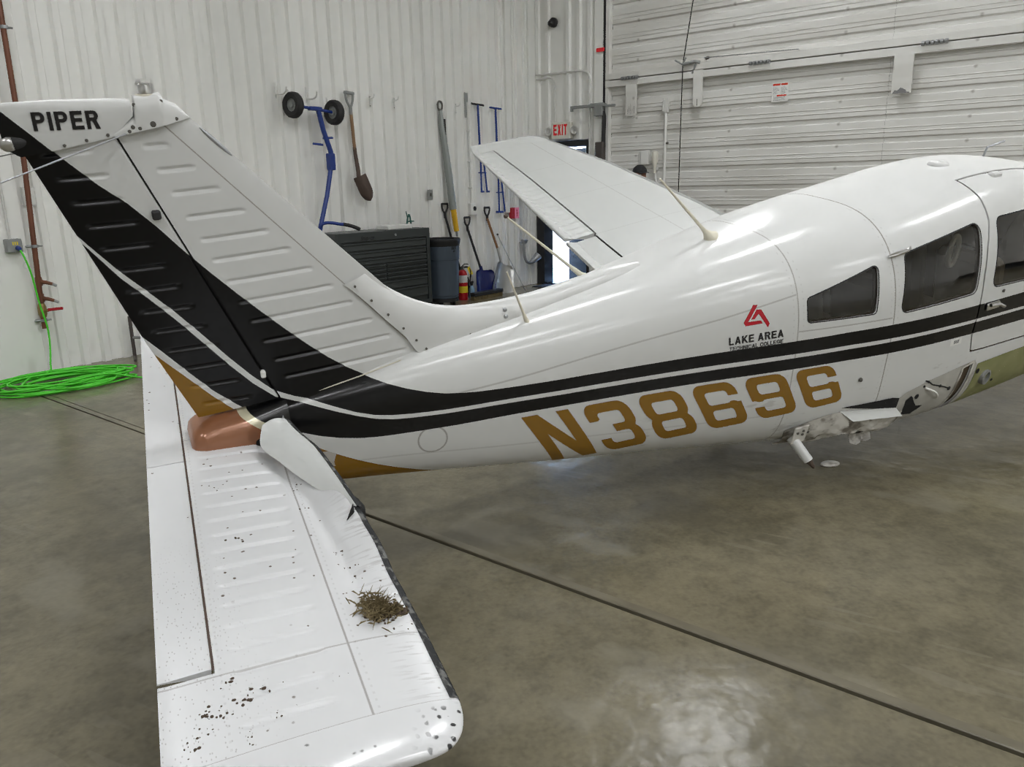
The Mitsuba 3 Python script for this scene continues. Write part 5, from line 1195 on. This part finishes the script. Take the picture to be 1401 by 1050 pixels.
dgrip(t_, g_, "black_matte"); put(t_ + "__shaft", tube([g_ - [0, 0, .15], hd], .016, 10), "black_matte"); put(t_ + "__ferrule", tube([g_ + (hd - g_) * .52, g_ + (hd - g_) * .62], .026, 10), "black_matte"); put(t_ + "__scoop", lean(scoop(.10, .28, .03), -14, -8, hd), "black_matte", smooth=40)
t_ = thing("marker_rod", "thin grey wire rod leaning across the wooden shovel shaft", "rod")
put(t_ + "__wire", tube([(WF + .34, 8.42, .85), (WF + .38, 8.70, .40), (WF + .42, 8.95, .005)], .005, 6), "steel_grey"); put(t_ + "__ball", at(trimesh.creation.icosphere(2, .014), WF + .34, 8.42, .855), "black_matte")

# dark trolley seen past the tailplane
t_ = thing("trolley", "dark steel trolley frame with a black wheel beyond the tailplane by the left wall", "trolley")
put(t_ + "__post", cat(cyl((-7.22, 3.30, .0), (-7.22, 3.30, .40), .016), cyl((-6.75, 3.62, .0), (-6.75, 3.62, .40), .016), cyl((-7.22, 3.30, .40), (-6.75, 3.62, .40), .014), cyl((-7.22, 3.30, .02), (-7.05, 3.22, .012), .012)), "dark_cart")
put(t_ + "__axle", cyl((-7.22, 3.30, .20), (-6.75, 3.62, .20), .014), "steel_grey"); put(t_ + "__wheel", wheel((-7.05, 3.46, .12), .12, .05, (.2, .97, 0)), "rubber")

# ------------------------------------------------------------------ end wall things
EF = EY + .004
t_ = thing("dome_camera", "black dome security camera high on the white end wall", "camera")
put(t_ + "__base", orient(lathe([(0, 0), (.066, 0), (.066, .04), (.05, .05), (0, .05)], 28), (0, -1, 0), (-6.98, EF, 3.78)), "black_matte", smooth=40)
put(t_ + "__dome", orient(lathe([(.048, .045), (.046, .075), (.030, .098), (.012, .106), (0, .108)], 28), (-.3, -1, -.2), (-6.98, EF + .0, 3.78)), "dark_frame", smooth=40)
t_ = thing("end_wall_conduit", "grey conduit pipe turning down across the ribbed end wall", "conduit")
put(t_ + "__upper_pipe", tube(np.vstack([[(WX + .06, EF - .02, 3.10)], bez([(-6.6, EF - .02, 3.085), (-6.44, EF - .02, 3.07), (-6.375, EF - .02, 3.03), (-6.355, EF - .02, 2.93), (-6.35, EF - .02, 2.75)], 14), [(-6.35, EF - .02, 1.6)]]), .014, 8), "conduit")
put(t_ + "__lower_pipe", tube(np.vstack([[(WX + .06, EF - .02, 3.035)], bez([(-7.12, EF - .02, 3.04), (-7.02, EF - .02, 3.03), (-6.97, EF - .02, 2.98), (-6.955, EF - .02, 2.88)], 12), [(-6.955, EF - .02, 2.42)]]), .012, 8), "conduit")
t_ = thing("exit_sign", "lit exit sign with red letters and twin lamp heads above the open door", "exit sign")
put(t_ + "__case", cbox((-6.98, EF - .09, 2.165), (-6.64, EF - .02, 2.40), .008), "sign_cream", smooth=False)
text_on("EXIT", "exit_red", t_ + "__lettering", (-6.940, 2.220), (-6.695, 2.220), (-6.940, 2.372), lambda a_, b_, d_: np.c_[a_, EF - .0905 - d_, b_])
for x_ in (-7.040, -6.575):
    k_ = put(t_ + "__lamp_head", orient(lathe([(0, -.03), (.03, -.03), (.055, .01), (.058, .04), (.050, .042), (.04, .02), (0, .012)], 26), (.15, -1, -.1), (x_, EF - .06, 2.285)), "conduit", smooth=40)
    put(k_ + "__bulb", orient(trimesh.creation.icosphere(2, .018), (0, 0, 1), (x_ + .003, EF - .085, 2.283)), "chrome", smooth=True)
t_ = thing("door_operator", "dark steel latch arm and rod on the edge of the hangar door", "latch")
ax0 = -6.11
put(t_ + "__arm", cat(cbox((-6.62, EY - .12, 2.565), (-6.02, EY - .08, 2.605), .005), cbox((-6.62, EY - .12, 2.53), (-6.585, EY - .08, 2.60), .004), cbox((-6.05, EY - .11, 2.552), (-5.88, EY - .08, 2.585), .004)), "grey_box", smooth=False)
put(t_ + "__bracket", cat(cbox((-6.22, EY - .12, 2.44), (-6.08, EY - .05, 2.60), .01), cbox((-6.30, EY - .10, 2.56), (-6.08, EY - .04, 2.62), .01)), "grey_box", smooth=False)
put(t_ + "__rod", tube([(-6.09, EY - .07, 2.5), (-6.075, EY - .07, 2.42), (-6.09, EY - .07, 1.9)], .030, 8), "dark_frame"); put(t_ + "__housing", cbox((-6.19, EY - .13, .9), (-6.06, EY - .04, 2.09), .01), "dark_cart", smooth=False)
t_ = thing("red_tag", "small red tag sticking out at the hangar door's left edge", "tag"); put(t_ + "__strip", cbox((-6.235, EY - .04, 3.295), (-6.10, EY - .034, 3.345), .001), "exit_red", smooth=False)
t_ = thing("door_mat", "black rubber mat on the floor just inside the open exit door", "mat"); put(t_ + "__sheet", cbox((-7.15, 9.42, .0), (-6.42, 9.76, .012), .004), "rubber", smooth=False)
# sign, boxes, pipe and cable on the hangar door
DF = EY + .028
t_ = thing("warning_sign", "white warning sticker with red bands on the ribbed hangar door", "sign")
put(t_ + "__sheet", cbox((-3.728, DF - .008 - .004, 2.440), (-3.520, DF - .008 - .001, 2.672), .001), "sticker_white", smooth=False)
put(t_ + "__red_band", cbox((-3.715, DF - .008 - .0055, 2.630), (-3.625, DF - .008 - .0035, 2.652)), "sticker_red", smooth=False); put(t_ + "__red_band", cbox((-3.612, DF - .008 - .0055, 2.630), (-3.535, DF - .008 - .0035, 2.652)), "sticker_red", smooth=False); put(t_ + "__red_band", cbox((-3.66, DF - .008 - .0055, 2.505), (-3.545, DF - .008 - .0035, 2.522)), "sticker_red", smooth=False)
put(t_ + "__print", cat([cbox((-3.71 + .098 * c, DF - .008 - .005, 2.61 - .017 * r - .004), (-3.71 + .098 * c + (.05 + .025 * ((r * 7 + c * 3) % 3) / 2), DF - .008 - .0035, 2.61 - .017 * r)) for c in (0, 1) for r in range(5)] + [cbox((-3.70, DF - .008 - .005, 2.49 - .016 * r), (-3.56, DF - .008 - .0035, 2.494 - .016 * r)) for r in range(3)]), "ink_grey", smooth=False)
t_ = thing("door_pipe", "thin white pipe with a coupling running down the hangar door", "pipe")
put(t_ + "__pipe", tube([(-5.145, DF - .03, 2.50), (-5.15, DF - .03, .3)], .017, 8), "white_plastic"); put(t_ + "__coupling", cat(cbox((-5.19, DF - .05, 2.42), (-5.11, DF - .01, 2.60), .006), cyl((-5.17, DF - .07, 2.44), (-5.17, DF - .07, 2.52), .014)), "conduit", smooth=30); put(t_ + "__switch", cyl((-5.12, DF - .05, 2.03), (-5.09, DF - .05, 2.03), .014), "screw_dark")
t_ = box_thing("door_control", "small white control box on the hangar door behind the person's cap", "box", (-5.50, DF - .06, 1.76), (-5.38, DF - .001, 1.95), "white_plastic")
put(t_ + "__bracket", cbox((-5.55, DF - .03, 1.74), (-5.50, DF - .001, 1.94), .004), "conduit", smooth=False)
t_ = thing("door_lamp", "small white bottle-shaped fitting on the hangar door right of the control box", "fitting")
put(t_ + "__bulb", orient(lathe([(0, -.16), (.02, -.16), (.024, -.05), (.045, .0), (.045, .11), (.03, .13), (0, .13)], 18), (0, 0, 1), (-5.28, DF - .06, 1.80)), "sign_cream", smooth=40); put(t_ + "__pipe", cyl((-5.28, DF - .05, 1.66), (-5.20, DF - .05, 1.2), .012), "white_plastic"); put(t_ + "__clamp", cbox((-5.31, DF - .05, 1.68), (-5.25, DF - .002, 1.72), .004), "conduit", smooth=False)
t_ = thing("lift_cable", "thin dark lift cable running down the hangar door from its bracket", "cable")
put(t_ + "__upper_cable", tube([(-4.64, DF - .05, CEIL), (-4.775, DF - .09, 3.76), (-4.868, DF - .14, 2.985)], .006, 6), "black_matte"); put(t_ + "__lower_cable", tube([(-4.868, DF - .14, 2.985), (-4.872, DF - .14, .1)], .006, 6), "black_matte")
put(t_ + "__bracket", cat(tube([(-4.97, DF - .16, 3.045), (-4.875, DF - .14, 2.985), (-4.82, DF - .15, 3.06)], .012, 6), tube([(-4.875, DF - .14, 2.985), (-4.72, DF - .10, 3.01), (-4.66, DF - .07, 2.99)], .020, 8), tube([(-4.70, DF - .09, 3.0), (-4.76, DF - .08, 2.87)], .014, 8)), "grey_box"); put(t_ + "__hinge_pin", cyl((-4.58, DF - .08, 3.03), (-4.54, DF - .08, 3.04), .018), "screw_dark")
put("door_rod", tube([(-4.6, EY - .07, 3.04), (-3.4, EY - .07, 3.005)], .006, 6), "steel_grey"); lab("door_rod", "thin steel rod along the hangar door's beam right of the cable bracket", "rod")

# ------------------------------------------------------------------ things on the floor and on the tailplane
t_ = thing("broken_step_foot", "broken white scrap of the entry step lying on the concrete", "debris")
ft = np.array([-1.12, 4.13, 0]); 
m = trimesh.creation.icosphere(3, 1.0); m.vertices = m.vertices * [.055, .034, .016]; m.vertices += (meshkit.fbm(m.vertices * 30, 3, 4) - .5)[:, None] * .012; m.vertices[:, 2] = np.maximum(m.vertices[:, 2], -.010)
m.apply_transform(trimesh.transformations.euler_matrix(0, 0, .9)); m.apply_translation(ft + [0, 0, .010]); put(t_ + "__scrap", m, "torn_skin", smooth=30)
t_ = thing("tail_stand", "black tyre with a short post holding up the airplane's tail", "stand")
tcx = np.array([-2.69, 1.965])
put(t_ + "__tyre", at(lathe([(.07, .01), (.10, 0), (.165, 0), (.185, .03), (.185, .09), (.165, .12), (.10, .12), (.07, .11), (.07, .01)], 36), tcx[0], tcx[1], 0), "rubber", smooth=40)
put(t_ + "__post", cat(at(lathe([(0, 0), (.075, 0), (.075, .06), (0, .06)], 24), tcx[0], tcx[1], .02), cyl((tcx[0], tcx[1], .06), W([[.16, 0, -.262]])[0].tolist(), .022)), "steel_grey", smooth=35)
def on_stab(x, y, up=0.0):
    h = float(naca(np.array([(SLE - x) / SCH]))[0]); x2, z2 = damage(np.array([x]), np.array([y]), np.array([h])); return stab_pt(x2, np.array([y]), z2 + up)[0]
t_ = thing("grass_clump", "clump of dry grass and soil wedged in the dented tailplane", "grass", kind="stuff")
ms = []
g3 = np.random.default_rng(11)
for k in range(520):
    f_ = g3.random() ** 1.4; cxg = .105 + .10 * f_ + g3.normal(0, .010 + .010 * (1 - f_)); cyg = -1.268 - .025 * f_ + g3.normal(0, .030 * (1 - f_) + .006)
    p0 = on_stab(min(cxg, .235), cyg); L_ = (g3.uniform(.012, .032) if k % 9 else g3.uniform(.04, .07)) * (1.25 - f_); a_ = g3.uniform(0, 6.28); e_ = g3.uniform(.0, .5)
    d_ = np.array([math.cos(a_), math.sin(a_), e_]) * L_; s_ = np.cross(d_, [0, 0, 1]); s_ = s_ / max(np.linalg.norm(s_), 1e-9) * .0016
    q0 = p0 + [0, 0, .003 + .022 * g3.random() * (1 - .5 * f_)]
    ms.append(np.array([q0 - s_, q0 + s_, q0 + d_ * .6 + s_ * .7 + [0, 0, .006], q0 + d_])); 
V = np.concatenate(ms); F = np.concatenate([np.array([[0, 1, 2], [0, 2, 3], [0, 3, 1]]) + 4 * i for i in range(len(ms))])
put(t_ + "__blades", bw(trimesh.Trimesh(V, F, process=False)), "dry_grass", smooth=False)
crumbs = []
for k in range(320):
    f_ = g3.random() ** 1.2; p0 = on_stab(min(.10 + .115 * f_ + g3.normal(0, .008), .24), -1.272 - .025 * f_ + g3.normal(0, .022 * (1.05 - f_) + .003)); r_ = g3.uniform(.003, .0075)
    b_ = trimesh.creation.icosphere(1, r_); b_.vertices *= g3.uniform(.6, 1.2, 3); b_.apply_translation(p0 + [0, 0, .006 * g3.random()]); crumbs.append(b_)
put(t_ + "__soil", bw(cat(crumbs)), "mud", smooth=False)
t_ = thing("mud_crumbs", "scattered brown mud crumbs on the white tailplane", "mud", kind="stuff")
crumbs = []
spots = [(-.307, -1.412, .010, 5), (-.285, -1.49, .009, 8), (-.262, -1.475, .008, 6), (-.38, -1.50, .007, 12), (-.33, -1.52, .008, 9), (-.40, -1.56, .007, 10), (-.22, -1.46, .006, 5), (.085, -.95, .006, 6), (.10, -1.03, .007, 5), (.125, -1.10, .007, 4), (-.22, -.78, .009, 4), (.02, -.50, .008, 6), (-.27, -.42, .006, 3), (.015, -.64, .007, 5), (.15, -1.33, .007, 6), (.18, -1.36, .005, 4), (-.42, -1.60, .007, 8), (-.20, -1.58, .006, 5), (-.05, -1.50, .004, 4), (.19, -1.22, .005, 4), (-.30, -1.62, .006, 6)]
for x_, y_, r_, n_ in spots:
    for k in range(n_):
        p0 = on_stab(x_ + g3.normal(0, .016), y_ + g3.normal(0, .012)); b_ = trimesh.creation.icosphere(1, r_ * g3.uniform(.15, .65)); b_.vertices *= g3.uniform(.6, 1.3, 3) * [1, 1, .6]; b_.apply_translation(p0); crumbs.append(b_)
put(t_ + "__crumbs", bw(cat(crumbs)), "mud", smooth=False)

# ------------------------------------------------------------------ the person beyond the wing
t_ = thing("person", "person in a black baseball cap standing beyond the wing, only the head showing", "person")
def body_mesh(joints, bones, length=.03, it=8):
    man = None
    for a_, b_ in bones:
        (pa, ra), (pb, rb) = joints[a_], joints[b_]
        s1 = manifold3d.Manifold.sphere(ra, 20).translate(list(map(float, pa))); s2 = manifold3d.Manifold.sphere(rb, 20).translate(list(map(float, pb)))
        h = manifold3d.Manifold.batch_hull([s1, s2]); man = h if man is None else man + h
    m = from_man(man.refine_to_length(length)); m.merge_vertices(); trimesh.smoothing.filter_taubin(m, iterations=it); return m
px0 = np.array([-5.06, 8.95, 0.0]); hd_ = math.radians(-28)    # facing mostly along the hangar door
def PP(x, y, z): return px0 + [x * math.cos(hd_) - y * math.sin(hd_), x * math.sin(hd_) + y * math.cos(hd_), z]   # x forward, y left
J = {"hip": (PP(0, 0, .93), .125), "hl": (PP(0, .09, .90), .10), "hr": (PP(0, -.09, .90), .10), "belly": (PP(.01, 0, 1.1), .13), "ch": (PP(0, 0, 1.28), .145), "sl": (PP(-.01, .18, 1.39), .062), "sr": (PP(-.01, -.18, 1.39), .062), "nb": (PP(-.01, 0, 1.43), .065), "nt": (PP(.005, 0, 1.52), .055),
     "el": (PP(-.03, .25, 1.12), .043), "er": (PP(-.03, -.25, 1.12), .043), "wl": (PP(.10, .26, .90), .03), "wr": (PP(.10, -.26, .90), .03), "kl": (PP(.03, .10, .50), .062), "kr": (PP(.01, -.10, .50), .062), "al": (PP(0, .11, .10), .045), "ar": (PP(-.02, -.11, .10), .045), "tl": (PP(.16, .13, .035), .035), "tr": (PP(.14, -.13, .035), .035), "hel": (PP(-.05, .11, .04), .04), "her": (PP(-.07, -.11, .04), .04)}
cl_b = [("hip", "belly"), ("belly", "ch"), ("ch", "sl"), ("ch", "sr"), ("ch", "nb"), ("hip", "hl"), ("hip", "hr"), ("hl", "kl"), ("hr", "kr"), ("kl", "al"), ("kr", "ar"), ("sl", "el"), ("sr", "er"), ("el", "wl"), ("er", "wr"), ("al", "tl"), ("ar", "tr"), ("al", "hel"), ("ar", "her"), ("nb", "nt")]
put(t_ + "__body", body_mesh(J, cl_b), "shirt_dark", smooth=True)
# head with face
hm = trimesh.creation.icosphere(4, 1.0); v = hm.vertices.copy()
v = v * [.098, .076, .118]; jaw = np.clip(-v[:, 2] / .118, 0, 1); v[:, 1] *= 1 - .32 * jaw; v[:, 0] = np.where(v[:, 0] > 0, v[:, 0] * (1 - .06 * jaw), v[:, 0] * (1 - .35 * jaw))
def bump_(c, r, h, d): 
    g = h * np.exp(-((v - c) ** 2).sum(1) / r ** 2); return g[:, None] * np.array(d)
v = v + bump_((.098, 0, -.012), .018, .022, (1, 0, -.1)) + bump_((.092, 0, .012), .014, .008, (1, 0, 0)) + bump_((.085, 0, -.055), .022, .007, (1, 0, 0)) + bump_((.075, 0, -.098), .025, .010, (1, 0, -.2))
for s in (-1, 1): v = v + bump_((.088, .030 * s, .012), .016, .008, (-1, 0, 0)) + bump_((.0, .076 * s, -.005), .017, .020, (-.2, s, .1))
hm.vertices = v
Mh = np.eye(4); Mh[:2, :2] = [[math.cos(hd_), -math.sin(hd_)], [math.sin(hd_), math.cos(hd_)]]; Mh[:3, 3] = PP(.02, 0, 1.605)
def hput(m, key, mat, smooth=True): m = m.copy(); m.apply_transform(Mh); put(key, m, mat, smooth=smooth)
hput(hm, t_ + "__head", "skin")
for s in (-1, 1): e_ = trimesh.creation.icosphere(2, .0125); e_.apply_translation((.076, .030 * s, .012)); hput(e_, t_ + "__head__eye", "sticker_white"); e2 = trimesh.creation.icosphere(2, .006); e2.apply_translation((.0865, .030 * s, .012)); hput(e2, t_ + "__head__pupil", "black_matte")
mo = cbox((.081, -.02, -.057), (.0905, .02, -.051), .002); hput(mo, t_ + "__head__mouth", "red_plastic", False)
hr = trimesh.creation.icosphere(4, 1.0); hv = hr.vertices * [.104, .082, .122]; hv[:, 0] = np.minimum(hv[:, 0], .015); hv[:, 2] = np.maximum(hv[:, 2], -.05); hr.vertices = hv + [-.003, 0, .003]; hput(hr, t_ + "__hair", "hair_brown")
cp = trimesh.creation.icosphere(4, 1.0); cv = cp.vertices * [.110, .088, .100]; cv[:, 2] = np.maximum(cv[:, 2], 0); cp.vertices = cv + [-.002, 0, .035]
bv = []
for i in range(12):
    t = i / 11
    for j in range(9):
        s = j / 8 * 2 - 1; bv.append(((.085 + .085 * t * math.sqrt(max(1 - .75 * s * s, 0))), s * .078, .040 - .018 * t + .012 * (1 - s * s)))
bm = trimesh.Trimesh(np.array(bv), grid_faces(12, 9), process=False); b2 = bm.copy(); b2.vertices -= [0, 0, .004]; b2.invert()
hput(cat(cp, bm, b2), t_ + "__cap", "cap_black", 40)
for s in (-1, 1):
    w0 = J["wl" if s > 0 else "wr"][0]; el = J["el" if s > 0 else "er"][0]; dv = (w0 - el) / np.linalg.norm(w0 - el)
    sd = np.array([-math.sin(hd_), math.cos(hd_), 0]) * s; fw = np.cross(sd, dv) * s; nn = np.cross(dv, fw)
    HJ = {"w": (w0, .026), "p0": (w0 + dv * .05 + fw * .024, .018), "p1": (w0 + dv * .05 - fw * .024, .017), "q0": (w0 + dv * .09 + fw * .030, .012), "q1": (w0 + dv * .09 - fw * .028, .011)}
    Bn = [("w", "p0"), ("w", "p1"), ("p0", "p1"), ("p0", "q0"), ("p1", "q1"), ("q0", "q1")]
    for i, L_ in enumerate((.070, .078, .074, .058)):
        c0 = w0 + dv * .09 + fw * (.030 - .0195 * i); HJ[f"f{i}a"] = (c0, .0095); HJ[f"f{i}b"] = (c0 + dv * L_ * .5 - nn * .008, .0088); HJ[f"f{i}c"] = (c0 + dv * L_ * .85 - nn * .030, .0078); Bn += [(f"f{i}a", f"f{i}b"), (f"f{i}b", f"f{i}c")]
    HJ["t0"] = (w0 + dv * .03 + fw * .03, .013); HJ["t1"] = (w0 + dv * .065 + fw * .055, .011); HJ["t2"] = (w0 + dv * .095 + fw * .055 - nn * .012, .009); Bn += [("t0", "t1"), ("t1", "t2"), ("w", "t0")]
    put(t_ + "__hand", body_mesh(HJ, Bn, .006, 4), "skin", smooth=True)
